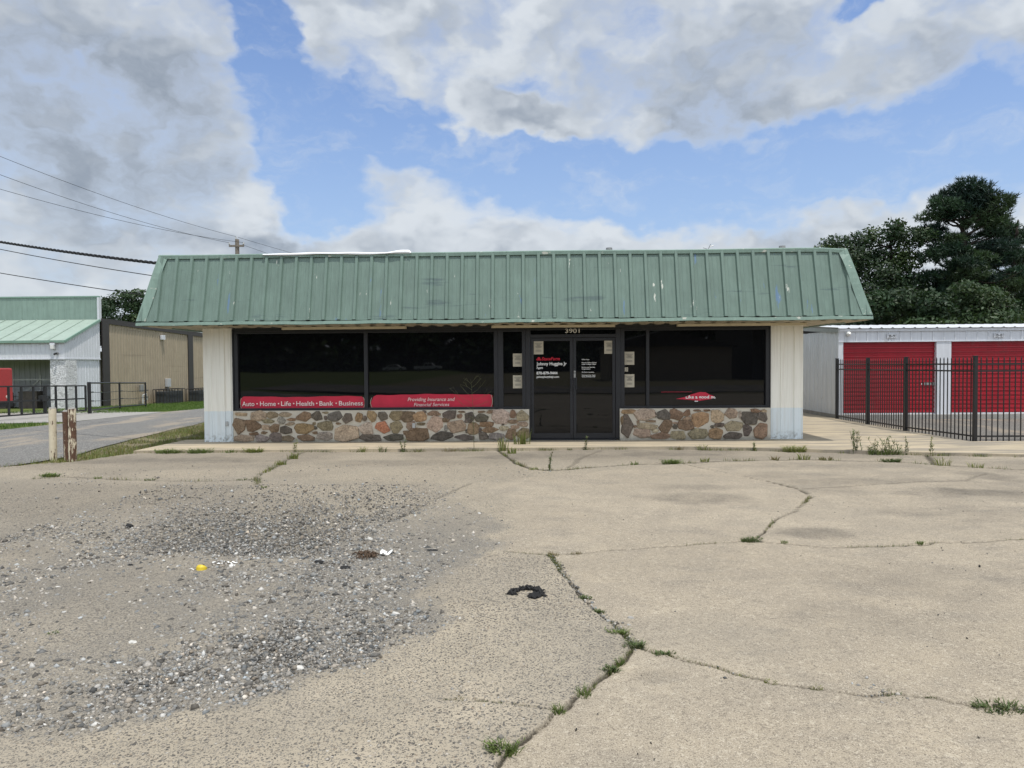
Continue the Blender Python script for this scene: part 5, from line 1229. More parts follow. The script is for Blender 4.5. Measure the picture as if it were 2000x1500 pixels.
bl('broadleaf_tree', 19.4, 22.6, 8.8, [(-.9, 8.1, .7, .6), (-.2, 8.35, .55, .55), (.45, 8.0, .8, .6), (.95, 8.75, .45, .5), (1.2, 8.0, .8, .6), (-.6, 7.2, 1.1, .7), (.7, 7.0, 1.2, .8), (-.8, 6.1, 1.2, .8), (.6, 5.9, 1.3, .8), (0, 4.8, 1.6, .9), (1.4, 4.8, 1.2, .8), (-1, 3.9, 1.3, .8)],
   'dark broadleaf tree between the leftmost tree and the domed pine', 15000, .10, OAK, 22)
bl('broadleaf_tree', 20.6, 17.6, 5.0, [(0, 4.95, .7, .4), (-.7, 4.7, .7, .4), (.8, 4.7, .8, .4), (.1, 4.3, 1.2, .6), (-1.1, 4.0, .9, .5), (1.2, 4.0, .9, .5), (0, 3.4, 1.5, .6), (-1.3, 3.1, 1.0, .5), (1.4, 3.1, 1.0, .5)],
   'shorter mid-green tree standing in front of the domed pine', 9000, .10, OAKL, 23, .13)
bl('broadleaf_tree', 23.0, 26, 6.2, [(-1, 5.6, 1.3, .8), (.8, 5.4, 1.3, .8), (-2.2, 5.0, 1.3, .8), (2.0, 4.6, 1.1, .7), (0, 4.4, 1.8, .9), (-2.4, 3.9, 1.5, .8), (1.2, 3.4, 1.4, .7)],
   'dark broadleaf tree half hidden behind the domed pine', 9000, .14, OAK, 24)
bl('broadleaf_tree', 16.4, 17.5, 4.6, [(-.4, 4.2, .9, .6), (.8, 4.3, 1.0, .6), (1.9, 4.1, 1.0, .6), (0, 3.4, 1.3, .6), (1.6, 3.2, 1.4, .6)],
   'low dark tree between the green roof eave and the storage roof', 7000, .12, OAK, 25, .12)
bl('shrub', 28.6, 28, 4.4, [(-.3, 4.1, 1.0, .5), (.8, 4.2, 1.0, .5), (-1.1, 3.6, .9, .5), (.3, 3.4, 1.3, .6)],
   'yellow-green shrub low at the edge of view above the storage roof', 5000, .12, [(.075, .105, .03), (.06, .09, .026)], 26, .08)
LT = 'distant trees behind the tan metal building'
for x, y, tab, lab, sd in ((-35.6, 45, [(-.3, 6.9, 1.2, .7), (.5, 7.3, .9, .6), (-.9, 6.2, 1.1, .7), (.6, 6.4, 1.3, .8), (0, 5.3, 1.8, .9), (.2, 4.2, 1.9, .9)], 'far dark tree right behind the corner of the mint parapet', 31),
                            (-33.4, 46, [(-.4, 7.75, 1.0, .55), (.5, 7.9, 1.0, .5), (-.2, 7.0, 1.5, .7), (1.0, 6.9, 1.1, .6), (0, 5.9, 1.9, .9), (.4, 4.7, 2.0, .9)], 'far dark tree in the middle of the group behind the tan building', 32),
                            (-31.2, 46, [(-.3, 7.7, 1.0, .5), (.6, 7.4, .9, .5), (0, 6.8, 1.5, .8), (.3, 5.7, 1.9, .9), (0, 4.6, 2.0, .9)], 'far dark tree just left of the green roof eave', 33)):
    tree('broadleaf_tree', x, y, tab[0][1] - .3, cl(x, y, tab, sd, 1.0), lab, 5000, .16, OAK, sd, False, .2, LT)

# what stands across the street and mirrors in the shop windows
r = np.random.default_rng(77)
tl = [(x, -150 + r.uniform(-6, 6), r.uniform(5.0, 13.0), r.uniform(5, 8), r.uniform(4, 6), r.uniform(5.0, 7.5)) for x in np.arange(-210, 210, 4.5)]
tl += [(x, -142, 2.2, 5.0, 3.0, 4.6) for x in np.arange(-210, 210, 4.5)]
V, F, C = leaves(tl, 70000, 1.5, OAK, r); V[:, 2] = np.maximum(V[:, 2], -.5)
tag(fast_mesh('treeline', V, F, M['leaf'], C), 'dark line of trees across the street, mirrored in the windows', 'trees', kind='stuff')
t = thing('hall_building', (17, -62, -.05), 'low gabled hall across the street, mirrored in the windows', 'building')
MB().box(9, -68, -.1, 21.5, -58, 3.3).build('wall', M['tan_wall'], t)
MB().prism([(8.4, 3.3), (22.1, 3.3), (14.6, 5.1)], -68.5, -57.4).build('roof', M['dark_trim'], t)
t = thing('brick_school', (33, -62, -.05), 'flat-roofed dark school block across the street, mirrored in the windows', 'building')
MB().box(23.6, -72, -.1, 46, -58, 7.2).build('wall', M['dark_trim'], t)
MB().box(23.2, -72.4, 7.2, 46.4, -57.4, 7.7).build('roof', M['roof_flat'], t)

# ================================================================== WEEDS, GRASS, LITTER
GC = dict(g=[(.12, .165, .045), (.15, .19, .06), (.09, .13, .035)], y=[(.19, .21, .06), (.24, .23, .08), (.12, .16, .04)],
          d=[(.07, .105, .032), (.085, .125, .045), (.11, .12, .05)], b=[(.17, .12, .06), (.22, .17, .08), (.13, .13, .045)], m=[(.09, .13, .05), (.14, .17, .07), (.17, .15, .08)])
def blades(mb, r, x, y, z, w, dpt, h, n, cols, lean=.5, wd=.006):
    for _ in range(n):
        a = r.uniform(0, 6.28); q = r.uniform(0, 1) ** .6
        bx, by = x + math.cos(a) * q * w / 2, y + math.sin(a) * q * dpt / 2
        hh = h * r.uniform(.45, 1.1); l = lean * hh * r.uniform(.2, 1.2); b_ = a + r.uniform(-.8, .8)
        dx, dy = math.cos(b_) * l, math.sin(b_) * l; t = r.uniform(0, 3.14); wx, wy = math.cos(t) * wd * r.uniform(.6, 1.3), math.sin(t) * wd
        c = np.array(r.choice(cols)) * r.uniform(.75, 1.25)
        mb.add([(bx - wx, by - wy, z), (bx + wx, by + wy, z), (bx + dx * .35 + wx * .8, by + dy * .35 + wy * .8, z + hh * .62), (bx + dx * .35 - wx * .8, by + dy * .35 - wy * .8, z + hh * .62), (bx + dx, by + dy, z + hh * .95)],
               [(0, 1, 2, 3), (3, 2, 4)], c)
def stalk(mb, r, x, y, z, h, cols, leaf=.035, n=22, lean=.06, sr=.004):
    top = (x + r.uniform(-lean, lean) * h * 2, y + r.uniform(-lean, lean) * h, z + h)
    pts = [(x + (top[0] - x) * u ** 1.4, y + (top[1] - y) * u ** 1.4, z + h * u) for u in np.linspace(0, 1, 5)]
    mb.tube(pts, [sr, sr * .9, sr * .8, sr * .6, sr * .3], 4, c=np.array(cols[0]) * .9)
    for i in range(n):
        u = r.uniform(.08, 1); px_, py_, pz_ = x + (top[0] - x) * u ** 1.4, y + (top[1] - y) * u ** 1.4, z + h * u
        a = r.uniform(0, 6.28); L = leaf * r.uniform(.6, 1.3); d = Vector((math.cos(a), math.sin(a), r.uniform(.2, 1.1))).normalized() * L; s = Vector((-math.sin(a), math.cos(a), 0)) * L * .17
        p = Vector((px_, py_, pz_)); c = np.array(r.choice(cols)) * r.uniform(.8, 1.2)
        mb.add([tuple(p), tuple(p + d * .5 + s), tuple(p + d), tuple(p + d * .5 - s)], [(0, 1, 2, 3)], c)
def weed(i, x, y, w, h, kind, colk, lab, grp=None, name=None):
    r = random.Random(1000 + i); mb = MB(); z = -.058; cols = GC[colk]; h *= .82 if kind in ('tuft', 'mat') else 1.0
    near = y < -7
    if kind == 'tuft': blades(mb, r, x, y, z, w * .8, min(w, .16), h, int(22 + 90 * w + (50 if near else 0)), cols, .75, .0022 if near else .0048)
    elif kind == 'mat':
        blades(mb, r, x, y, z, w, min(w * .55, .22), h, int(50 + 260 * w), cols, 1.3, .003 if near else .005)
        for _ in range(int(10 + 60 * w)): stalk(mb, r, x + r.uniform(-.45, .45) * w, y + r.uniform(-.2, .2) * w, z, h * r.uniform(.5, .9), cols, .02 if near else .035, 9, .8, .0015)
    elif kind == 'stalk':
        for k in range(2): stalk(mb, r, x + r.uniform(-.2, .2) * w, y, z, h * (1 - .25 * k), cols, .05, int(26 + h * 40), .08)
        blades(mb, r, x, y, z, w, .08, h * .22, 14, cols)
    elif kind == 'clump':
        for k in range(7): stalk(mb, r, x + r.uniform(-.5, .5) * w, y + r.uniform(-.05, .05), z, h * r.uniform(.65, 1), cols, .055, 34, .10)
    elif kind == 'bush':
        for k in range(34): stalk(mb, r, x + r.uniform(-.32, .32) * w, y + r.uniform(-.1, .1), z, h * r.uniform(.35, 1), cols, .05, 14, r.uniform(.15, .55), .003)
        blades(mb, r, x, y, z, w * .8, .2, h * .4, 90, GC['g'], .9)
    elif kind == 'grass':
        blades(mb, r, x, y, z, w, .07, h, int(40 + 90 * w), cols, .22, .006)
    o_ = mb.build(name or ('grass_tuft' if kind in ('tuft', 'mat', 'grass') else 'weed'), M['weed'], None, colors=True, fix=False)
    tag(o_, lab, 'weed', grp)
G1, G3, G2, G5, G6, G7 = 'weeds along the walkway edge', 'weeds along the far slab joint', 'weeds in the left lot joint', 'weeds in the middle crack', 'weeds along the diagonal crack', 'weeds along the smooth slab edge'
WE = [
 (-6.38, -1.56, .42, .13, 'mat', 'g', 'low green weed mat at the left end of the walkway edge, beyond the left pier', G1),
 (-5.75, -1.53, .45, .13, 'mat', 'g', 'spreading green weed at the walkway edge straight below the left pier', G1),
 (-5.2, -1.53, .38, .11, 'tuft', 'g', 'low green tuft at the walkway edge between the left pier and the first stones', G1),
 (-4.72, -1.52, .32, .14, 'mat', 'y', 'yellowish weed at the walkway edge below the word auto', G1),
 (-3.90, -1.55, .24, .24, 'stalk', 'y', 'upright weed where the left lot joint meets the walkway', G1),
 (-2.63, -1.45, .18, .16, 'tuft', 'y', 'small tuft at the walkway edge below the gap between two red banners', G1),
 (-2.25, -1.45, .18, .16, 'tuft', 'm', 'small dull tuft at the walkway edge below the orange stone', G1),
 (-1.86, -1.44, .14, .26, 'stalk', 'm', 'slim upright weed at the walkway edge below the small box on the stones', G1),
 (-0.95, -1.43, .40, .10, 'tuft', 'b', 'brownish low tuft at the walkway edge, left of the tall branching weed', G1),
 (0.06, -1.42, .20, .30, 'grass', 'y', 'tall grass clump at the walkway edge below the right end of the long stone wall', G1),
 (0.24, -1.85, .18, .14, 'grass', 'y', 'short grass clump leading down the joint from the walkway edge', G1),
 (0.42, -.74, .34, .40, 'grass', 'y', 'tall grass clump growing on the walkway against the stone wall end', G1),
 (1.33, -1.37, .2, .07, 'tuft', 'm', 'tiny tuft on the walkway edge before the left glass door', G1),
 (1.64, -1.36, .1, .26, 'stalk', 'm', 'single slender stalk before the right glass door', G1),
 (3.44, -1.32, .2, .1, 'tuft', 'b', 'small brown tuft before the right stone wall, leftmost there', G1),
 (3.88, -1.36, .26, .15, 'tuft', 'y', 'yellow-green tuft below the torn red banner scrap', G1),
 (4.80, -1.56, .12, .17, 'stalk', 'g', 'small upright weed below the right end of the right window', G1),
 (5.50, -1.76, .42, .16, 'mat', 'y', 'spreading yellow-green weed before the right pier', G1),
 (6.52, -2.02, .2, .44, 'clump', 'm', 'knee-high upright weed clump right of the cream pier', G1),
 (6.90, -2.22, .78, .36, 'bush', 'm', 'largest sparse bushy weed between the pier and the fence', G1),
 (7.28, -2.25, .13, .34, 'stalk', 'd', 'dark upright weed at the right end of the sparse bushy weed', G1),
 (7.62, -2.45, .25, .32, 'stalk', 'y', 'yellow-green weed nearest the fence, at the walkway edge', G1),
 (.88, -4.02, .1, .29, 'stalk', 'm', 'thin upright stalk alone at the far slab joint before the doors', G3),
 (.62, -3.9, .2, .07, 'tuft', 'y', 'flat tuft beside the thin upright stalk of the far slab joint', G3),
 (2.27, -3.39, .18, .09, 'tuft', 'g', 'green tuft on the far slab joint, leftmost right of the doors', G3),
 (2.9, -3.27, .3, .11, 'mat', 'g', 'wide green tuft on the far slab joint below the right stone wall', G3),
 (3.51, -3.02, .2, .1, 'tuft', 'y', 'yellowish tuft on the far slab joint where the curved crack begins', G3),
 (5.25, -2.82, .26, .16, 'tuft', 'y', 'rounded yellow tuft on the far slab joint below the right pier', G3),
 (4.74, -2.85, .18, .11, 'tuft', 'b', 'reddish brown tuft on the far slab joint left of the yellow tuft', G3),
 (5.6, -2.85, .3, .09, 'tuft', 'b', 'flat brown tuft on the far slab joint right of the yellow tuft', G3),
 (6.52, -3.2, .28, .09, 'mat', 'd', 'flat dark green weed on the far slab joint before the bushy weed', G3),
 (7.12, -3.62, .28, .22, 'tuft', 'y', 'spiky yellow-green tuft on the far slab joint below the fence', G3),
 (7.5, -3.85, .3, .12, 'tuft', 'y', 'rightmost low tuft on the far slab joint', G3),
 (-3.64, -2.5, .2, .15, 'grass', 'y', 'grass in the left lot joint close to the walkway', G2),
 (-3.62, -3.2, .2, .1, 'grass', 'y', 'grass in the left lot joint, second from the walkway', G2),
 (-3.56, -4.0, .15, .08, 'tuft', 'y', 'grass in the left lot joint, third from the walkway', G2),
 (-3.07, -5.45, .13, .05, 'tuft', 'g', 'small green tuft at the near end of the left lot joint', G2),
 (-3.6, -4.76, .3, .04, 'tuft', 'd', 'flat dark tuft at the corner of the left lot joint', G2),
 (-5.0, -4.72, .22, .04, 'tuft', 'd', 'flat dark tuft in the cross joint of the left lot', G2),
 (-6.75, -4.35, .26, .07, 'mat', 'g', 'green mat in the left lot nearest the bollards', G2),
 (-5.9, -4.55, .13, .05, 'tuft', 'g', 'small green tuft right of the mat near the bollards', G2),
 (2.59, -8.42, .17, .07, 'mat', 'd', 'spreading dark weed where two cracks meet in the smooth slab', G5),
 (2.88, -8.46, .09, .03, 'tuft', 'g', 'tiny tuft just right of the spreading dark weed', G5),
 (.74, -8.93, .12, .055, 'tuft', 'b', 'brownish tuft where the diagonal crack starts', G5),
 (.95, -8.86, .12, .035, 'tuft', 'b', 'flat brownish tuft right of where the diagonal crack starts', G5),
 (4.08, -8.52, .07, .045, 'tuft', 'g', 'tiny green tuft far right on the middle crack', G5),
 (.92, -10.05, .09, .04, 'mat', 'd', 'upper dark green weed in the gravelly diagonal crack', G6),
 (.99, -10.33, .08, .04, 'mat', 'd', 'second dark green weed in the gravelly diagonal crack', G6),
 (1.08, -10.70, .11, .055, 'mat', 'g', 'bright green weed in the gravelly diagonal crack', G6),
 (1.14, -10.90, .09, .06, 'mat', 'd', 'dark weed at the fork of the diagonal crack', G6),
 (1.30, -11.0, .11, .025, 'mat', 'd', 'flat weed strip right of the crack fork', G6),
 (1.66, -11.27, .07, .025, 'tuft', 'y', 'small yellowish tuft beside the dark stones of the crack', G6),
 (1.77, -11.36, .075, .032, 'tuft', 'y', 'rounded yellowish tuft on the lower right crack, left one of two alike', G6),
 (1.98, -11.42, .065, .032, 'tuft', 'y', 'rounded yellowish tuft on the lower right crack, right one of two alike', G6),
 (2.32, -11.49, .12, .035, 'tuft', 'm', 'dull tuft among grey stones on the lower right crack', G6),
 (2.50, -11.50, .07, .02, 'tuft', 'd', 'low dark tuft between the grey stones and the large dark mat', G6),
 (2.76, -11.62, .24, .045, 'mat', 'd', 'large dark green weed mat at the right end of the lower crack', G6),
 (1.03, -11.12, .06, .05, 'tuft', 'g', 'green tuft just below the crack fork on the slab edge', G7),
 (.97, -11.22, .08, .045, 'mat', 'd', 'dark weed just left of the brown oval stain', G7),
 (.80, -11.49, .09, .055, 'tuft', 'g', 'green tuft midway along the slab edge', G7),
 (.67, -11.66, .07, .05, 'tuft', 'g', 'green tuft where a faint crack meets the slab edge', G7),
 (.42, -12.02, .13, .075, 'mat', 'g', 'biggest bright green weed at the bottom of the picture', G7),
 (.10, -11.555, .05, .02, 'tuft', 'd', 'small dark tuft at the left end of the faint crack', None),
 (.18, -11.56, .055, .03, 'tuft', 'b', 'fuzzy brown tuft on the faint crack', None),
 (.31, -11.58, .045, .02, 'tuft', 'g', 'small green tuft in the middle of the faint crack', None),
 (-2.40, -10.72, .10, .035, 'mat', 'g', 'bright green weed in the gravel at the left edge of the lot', None),
 (-2.19, -10.79, .07, .025, 'mat', 'd', 'small dark weed in the gravel right of the bright green one', None),
 (-2.53, -10.87, .07, .02, 'tuft', 'y', 'faint yellowish tuft in the gravel below the bright green one', None),
]
for i, (x, y, w, h, kd, ck, lab, grp) in enumerate(WE): weed(i, x, y, w, h, kd, ck, lab, grp)
# the tall branching weed before the stone wall
mb = MB(); r = random.Random(5); bx, by = -.50, -1.42
c0, c1 = (.105, .105, .055), (.085, .10, .045)
pts = [(bx + .02 * math.sin(u * 3) - .05 * u, by, -.05 + 1.38 * u) for u in np.linspace(0, 1, 9)]
mb.tube(pts, [.005 - .00045 * i for i in range(9)], 5, c=c1)
for u, s, l, rise in [(.42, 1, .34, .12), (.46, -1, .38, .17), (.52, 1, .40, .10), (.57, -1, .36, .24), (.62, 1, .30, .10), (.66, -1, .44, .30), (.70, 1, .36, .18), (.76, -1, .20, .18), (.80, 1, .22, .20), (.85, -1, .16, .16), (.88, 1, .17, .18), (.93, -1, .09, .12), (.95, 1, .09, .12)]:
    x0, z0 = bx + .02 * math.sin(u * 3) - .05 * u, -.05 + 1.38 * u; dy = r.uniform(-.2, .2) * l
    e = (x0 + s * l, by + dy, z0 + rise); m = (x0 + s * l * .55, by + dy * .5, z0 + rise * .42)
    mb.tube([(x0, by, z0), m, e], [.0019, .0015, .0010], 4, c=c0)
    for q in range(3): mb.tube([m if q else e, ((m[0] + e[0]) / 2 + s * r.uniform(0, .1), m[1] + r.uniform(-.05, .05), max(m[2], e[2]) + r.uniform(-.05, .06))], [.0014, .0009], 3, c=c0)
for q in range(26):
    u = r.uniform(.02, .5); a = r.uniform(0, 6.28); L = r.uniform(.04, .09); p = Vector((bx - .05 * u, by, -.05 + 1.38 * u)); d = Vector((math.cos(a), math.sin(a), r.uniform(-.2, .7))) * L; s = Vector((-math.sin(a), math.cos(a), 0)) * .008
    mb.add([tuple(p), tuple(p + d * .5 + s), tuple(p + d), tuple(p + d * .5 - s)], [(0, 1, 2, 3)], c1)
tag(mb.build('weed', M['weed'], None, colors=True, fix=False), 'tall thin branching weed standing before the stone wall and right red banner', 'weed', G1)

def grass_field(name, pts, h, wd, cols, lab, r):
    n = len(pts); a = r.uniform(0, 6.28, n); hh = h * r.uniform(.4, 1.2, n); l = hh * r.uniform(.1, .7, n); b = r.uniform(0, 6.28, n)
    z = TZ(pts[:, 0], pts[:, 1]) - .035
    w_ = wd * r.uniform(.6, 1.3, n)
    A = np.stack([pts[:, 0] - np.cos(a) * w_, pts[:, 1] - np.sin(a) * w_, z], -1); B = np.stack([pts[:, 0] + np.cos(a) * w_, pts[:, 1] + np.sin(a) * w_, z], -1)
    Cc = np.stack([pts[:, 0] + np.cos(b) * l, pts[:, 1] + np.sin(b) * l, z + hh], -1)
    V = np.stack([A, B, Cc], 1).reshape(-1, 3); c = np.array(cols)[r.integers(0, len(cols), n)] * r.uniform(.75, 1.25, (n, 1))
    tag(fast_mesh(name, V, np.arange(3 * n).reshape(-1, 3), M['weed'], np.repeat(c, 3, 0)), lab, 'grass', kind='stuff')
r = np.random.default_rng(41)
N = 60000
p = np.stack([r.uniform(-9.2, -6.2, N), r.uniform(-3.4, 10, N)], -1)
rgt = np.interp(p[:, 1], [-3.4, -3.06, -2.69, -1.5, 0.5, 0.6, 10], [-8.25, -7.9, -7.35, -6.9, -6.95, -6.6, -6.5]); lft = np.interp(p[:, 1], [-3.4, -2.7, -2.0, -.6, 1, 3.5, 10], [-8.35, -8.22, -8.05, -8.2, -8.5, -8.8, -9.3])
m_ = (p[:, 0] < rgt) & (p[:, 0] > lft) & (fbm(p[:, 0] * 1.6, p[:, 1] * 1.6, 33) > .40)
grass_field('verge_grass', p[m_][:15000], .10, .0055, GC['g'] + GC['y'] + GC['y'] + GC['b'], 'patchy yellow-green grass on the verge between the drive and the walkway', r)
p = np.stack([r.uniform(-23.2, -14, 70000), r.uniform(4, 40, 70000)], -1)
m_ = ~((p[:, 1] > 7) & (p[:, 1] < 15.5) & (p[:, 0] < -14)) & (p[:, 0] > -23.2)
grass_field('lawn_grass', p[m_][:45000], .12, .016, [(.07, .13, .025), (.09, .16, .03), (.12, .17, .045)], 'mown green lawn along the drive and the tan wall', r)

def crack_growth(pls, lab, seed):
    r = np.random.default_rng(seed); P = []; H = []
    for pl, st_, h_, dens_ in pls:
        q = jig(pl, .02, .03, seed); k_ = fbm(np.arange(len(q)) * .11, np.zeros(len(q)), seed, 3)
        for (x, y), kk in zip(q, k_):
            m = int(dens_ * max(0, kk - .42) * 40)
            for _ in range(m): P.append((x + r.normal(0, st_), y + r.normal(0, st_))); H.append(h_ * r.uniform(.4, 1.3))
    P = np.array(P); H = np.array(H); n = len(P); a = r.uniform(0, 6.28, n); b = r.uniform(0, 6.28, n); w = np.clip(H * .07, .0012, .0045); l = H * r.uniform(.2, 1.0, n)
    z = np.full(n, -.062)
    V = np.stack([np.stack([P[:, 0] - np.cos(a) * w, P[:, 1] - np.sin(a) * w, z], -1), np.stack([P[:, 0] + np.cos(a) * w, P[:, 1] + np.sin(a) * w, z], -1), np.stack([P[:, 0] + np.cos(b) * l, P[:, 1] + np.sin(b) * l, z + .012 + H], -1)], 1).reshape(-1, 3)
    cols = np.array(GC['g'] + GC['d'] + GC['y'] + GC['b']); c = cols[r.integers(0, len(cols), n)] * r.uniform(.7, 1.2, (n, 1))
    tag(fast_mesh('crack_grass', V, np.arange(3 * n).reshape(-1, 3), M['weed'], np.repeat(c, 3, 0)), lab, 'grass', kind='stuff')
crack_growth([(C6[:6], .014, .026, 3.0), (C6[5:], .006, .018, .9), (C7, .007, .022, 1.2), (C8, .006, .016, 1.0), (C5, .008, .024, .7), (C4[4:], .010, .03, .6)], 'thin low growth along the cracks of the slabs', 3)
crack_growth([(C3, .03, .05, .55), (C2, .03, .055, .55), (C2B, .03, .04, .4), ([(-7.0, -1.55), (-3.8, -1.5), (.03, -1.42), (3.2, -1.3), (4.6, -1.52), (5.9, -1.9), (7.26, -2.3), (9, -2.75)], .03, .06, .8)], 'thin low growth along the far slab joints and walkway edge', 4)

def lump(name, x, y, rx, ry, rz, m, lab, cat, seed, grp=None, n=40, z=-.05, rough=.35):
    """a crumpled lump: noisy squashed ball"""
    bm = bmesh.new(); bmesh.ops.create_icosphere(bm, subdivisions=3, radius=1); rr_ = np.random.default_rng(seed)
    V = np.array([v.co[:] for v in bm.verts]); F = [tuple(v.index for v in f.verts) for f in bm.faces]; bm.free()
    k = 1 + (fbm(V[:, 0] * 2.1 + seed, V[:, 1] * 2.1 + V[:, 2] * 1.7, seed, 4) - .5) * 2 * rough
    V = V * k[:, None] * np.array([rx, ry, rz]); V[:, 2] = np.maximum(V[:, 2], -.35 * rz)
    a = rr_.uniform(0, 6.28); X = V[:, 0] * math.cos(a * .1) - V[:, 1] * math.sin(a * .1)
    V = np.stack([X + x, V[:, 1] + y, V[:, 2] + z + .3 * rz], -1)
    return tag(link_mesh(name, V, F, m, None), lab, cat, grp)
t = thing('bottle_cap', (-2.12, -9.34, -.05), 'yellow plastic lid lying on the gravelly left lot', 'lid')
MB().tube([(-2.12, -9.34, -.05), (-2.12, -9.335, -.022), (-2.12, -9.333, -.020)], [.042, .042, .036], 24).build('rim', M['yellow'], t)
MB().tube([(-2.12 + .016 * math.cos(a), -9.333 + .016 * math.sin(a), -.018) for a in np.linspace(0, 5.2, 14)], .003, 5).build('moulded_ring', M['twig'], t)
r2_ = random.Random(8)
def scraps(x, y, n, sp, lab):
    mb = MB()
    for _ in range(n):
        cx, cy_ = x + r2_.uniform(-sp, sp), y + r2_.uniform(-sp, sp) * .6; s = r2_.uniform(.006, .02); a = r2_.uniform(0, 6)
        P = [(cx + s * r2_.uniform(.6, 1.2) * math.cos(a + k * 1.05), cy_ + s * r2_.uniform(.5, 1) * math.sin(a + k * 1.05), -.040 + r2_.uniform(0, .012)) for k in range(6)]
        mb.add(P + [(q[0], q[1], q[2] - .0012) for q in P], [tuple(range(6)), tuple(range(11, 5, -1))])
    tag(mb.build('paper_scraps', M['white_scrap']), lab, 'litter', 'torn white paper on the lot', 'stuff')
scraps(-2.0, -9.17, 16, .10, 'torn white paper scraps right of the yellow lid')
tag(MB().grid(np.array([[(-2.24 + .07 * u, -9.345 + .012 * math.sin(u * 5) + .012 * w, -.042 + .008 * math.sin(u * 3)) for w in (0, 1)] for u in np.linspace(0, 1, 8)])).build('paper_strip', M['white_scrap']), 'curled white paper strip touching the yellow lid', 'litter')
# black rubber scrap: a broken ring with a lump inside
t = thing('tyre_scrap', (.52, -9.96, -.05), 'charred black rubber scrap lying in a broken ring near the slab edge', 'rubber scrap')
mb = MB(); rr3 = random.Random(9)
for q in range(150):
    a = rr3.uniform(-.1, 3.5) if q < 110 else rr3.uniform(-1.25, -.5)
    rad = rr3.gauss(1, .13); cx, cy_ = .52 + .10 * rad * math.cos(a), -9.965 + .10 * rad * math.sin(a)
    L = rr3.uniform(.015, .05); th = a + 1.57 + rr3.gauss(0, .5); z = -.052 + rr3.uniform(0, .035)
    mb.tube([(cx - L * math.cos(th), cy_ - L * math.sin(th), z), (cx, cy_, z + rr3.uniform(.002, .014)), (cx + L * math.cos(th), cy_ + L * math.sin(th), z - .004)], [.003, rr3.uniform(.006, .015), .003], 5)
mb.build('frayed_ring', M['rubber'], t)
q = lump('tread_lump', .575, -10.03, .06, .04, .028, M['rubber'], None, None, 4, rough=.6); q.parent = t; q.location = (-.52, 9.96, .05)
for x, y, rx, ry, rz, lab, sd in ((-.96, -9.29, .055, .04, .02, 'flat black lump in the gravel below the dried leaves', 3), (-1.22, -9.13, .05, .045, .02, 'ragged black lump in the gravel left of the flat black lump', 5),
                                  (-.32, -8.76, .075, .05, .014, 'thin black smear-like lump at the upper right of the gravel', 6), (-3.59, -7.79, .05, .05, .03, 'small black lump alone on the far left lot', 7),
                                  (-2.40, -9.92, .03, .02, .015, 'small black lump below the yellow lid', 8), (-2.77, -9.22, .03, .025, .018, 'small black lump left of the yellow lid', 10)):
    lump('tar_lump', x, y, rx, ry, rz, M['rubber'], lab, 'lump', sd, 'black lumps on the left lot')
mb = MB()
for _ in range(60):
    a = r2_.uniform(0, 6.28); cx, cy_ = -.86 + r2_.gauss(0, .035), -8.95 + r2_.gauss(0, .03); L = r2_.uniform(.03, .10)
    mb.tube([(cx, cy_, -.045 + r2_.uniform(0, .03)), (cx + L * .5 * math.cos(a), cy_ + L * .5 * math.sin(a), -.03 + r2_.uniform(0, .03)), (cx + L * math.cos(a), cy_ + L * math.sin(a), -.045 + r2_.uniform(0, .02))], [.004, .007, .002], 4)
tag(mb.build('dried_leaves', M['twig']), 'heap of dried brown leaves and roots on the gravel', 'debris')
P = np.array([[(-.70 + .055 * u * math.cos(w), -8.90 + .055 * u * math.sin(w), -.045 + .045 * u ** 2 * (.7 + .3 * math.sin(w * 3))) for w in np.linspace(.3, 4.4, 14)] for u in np.linspace(.1, 1, 5)])
tag(MB().grid(P).build('crumpled_cup', M['white_scrap'], smooth=True), 'crushed white cup lying beside the dried leaves', 'cup')
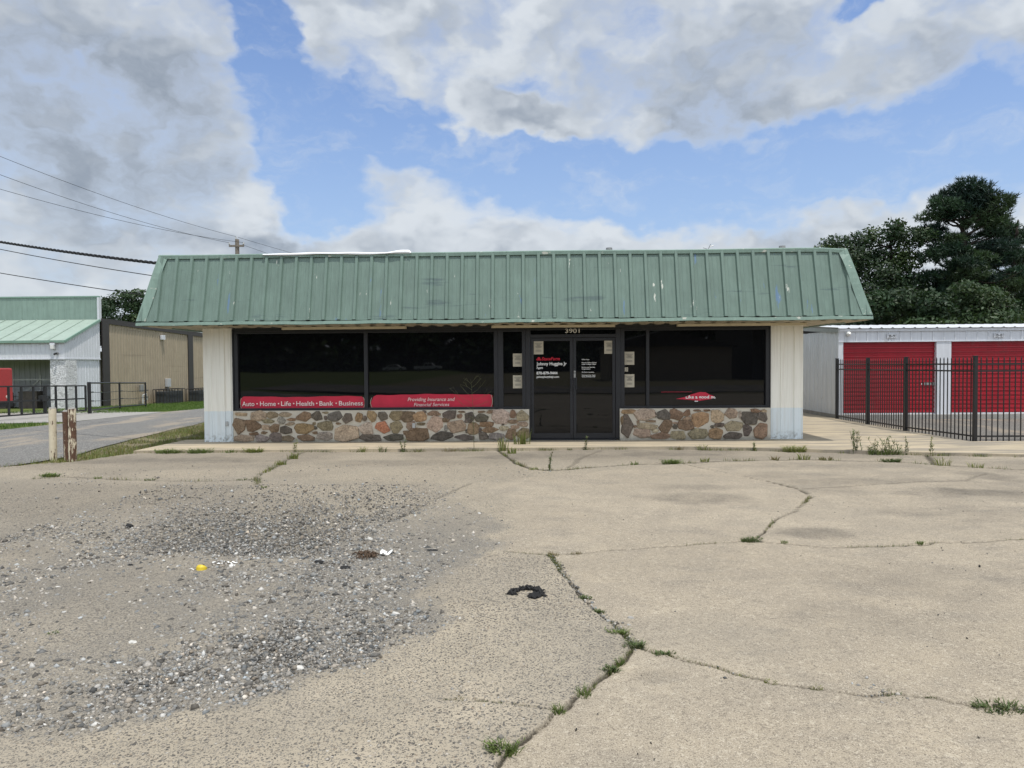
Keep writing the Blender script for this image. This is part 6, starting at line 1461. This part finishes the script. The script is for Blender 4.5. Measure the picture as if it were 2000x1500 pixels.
for x, y, s, lab, sd in ((-.97, -8.35, .035, 'white stone at the top of the gravel patch', 1), (1.19, -10.43, .022, 'grey stone on the smooth slab beside the diagonal crack, upper of two', 2), (1.16, -10.55, .016, 'grey stone on the smooth slab beside the diagonal crack, lower of two', 3),
                         (-1.83, -10.86, .032, 'larger pale stone in the left of the gravel', 4), (-.72, -11.2, .026, 'whitish stone at the lower edge of the gravel', 5), (-.35, -10.36, .028, 'whitish stone in the brightest part of the gravel', 6)):
    lump('loose_stone', x, y, s, s * .8, s * .6, M['gravel_white'] if sd in (1, 4, 5, 6) else M['slab_grey'], lab, 'stone', sd + 20, 'larger stones on the lot', rough=.3)

def vehicle(name, x, y, prof, wid, lab, cat, wheels, glass):
    z0 = float(TZ(x, y)) + .02
    t = thing(name, (x, y, z0), lab, cat)
    MB().prism([(x + a, z0 + b) for a, b in prof], y - wid / 2, y + wid / 2).build('body', M['wall_white'], t, bevel=.05)
    for wx in wheels:
        for yy in (y - wid / 2, y + wid / 2 - .2):
            wh = MB().tube([(x + wx, yy - .02, z0 + .34), (x + wx, yy + .22, z0 + .34)], .34, 18).build('wheel', M['rubber'], t)
            MB().tube([(x + wx, yy - .03, z0 + .34), (x + wx, yy + .23, z0 + .34)], .18, 12).build('rim', M['steel'], wh)
    for g in glass:
        MB().prism([(x + a, z0 + b) for a, b in g], y + wid / 2 + .002, y + wid / 2 + .012).build('side_window', M['glass'], t)
vehicle('pickup_truck', -19.5, -128, [(-2.7, .45), (2.7, .45), (2.7, .95), (1.35, 1.08), (.75, 1.72), (-.55, 1.75), (-.75, 1.08), (-2.7, 1.08)], 1.9, 'white pickup truck across the street, mirrored in the window beside the long banner', 'pickup truck', (-1.7, 1.75), [[(-.55, 1.1), (.05, 1.1), (.05, 1.62), (-.45, 1.62)], [(.15, 1.1), (1.1, 1.1), (.68, 1.6), (.15, 1.62)]])
vehicle('parked_car', -26.5, -129, [(-2.3, .35), (2.3, .35), (2.3, .75), (1.3, .92), (.6, 1.40), (-.9, 1.42), (-1.6, .98), (-2.3, .9)], 1.75, 'white car across the street, mirrored near the window divider', 'car', (-1.4, 1.45), [[(-1.35, .95), (-.2, .95), (-.2, 1.33), (-.85, 1.34)], [(-.1, .95), (1.05, .95), (.5, 1.32), (-.1, 1.33)]])
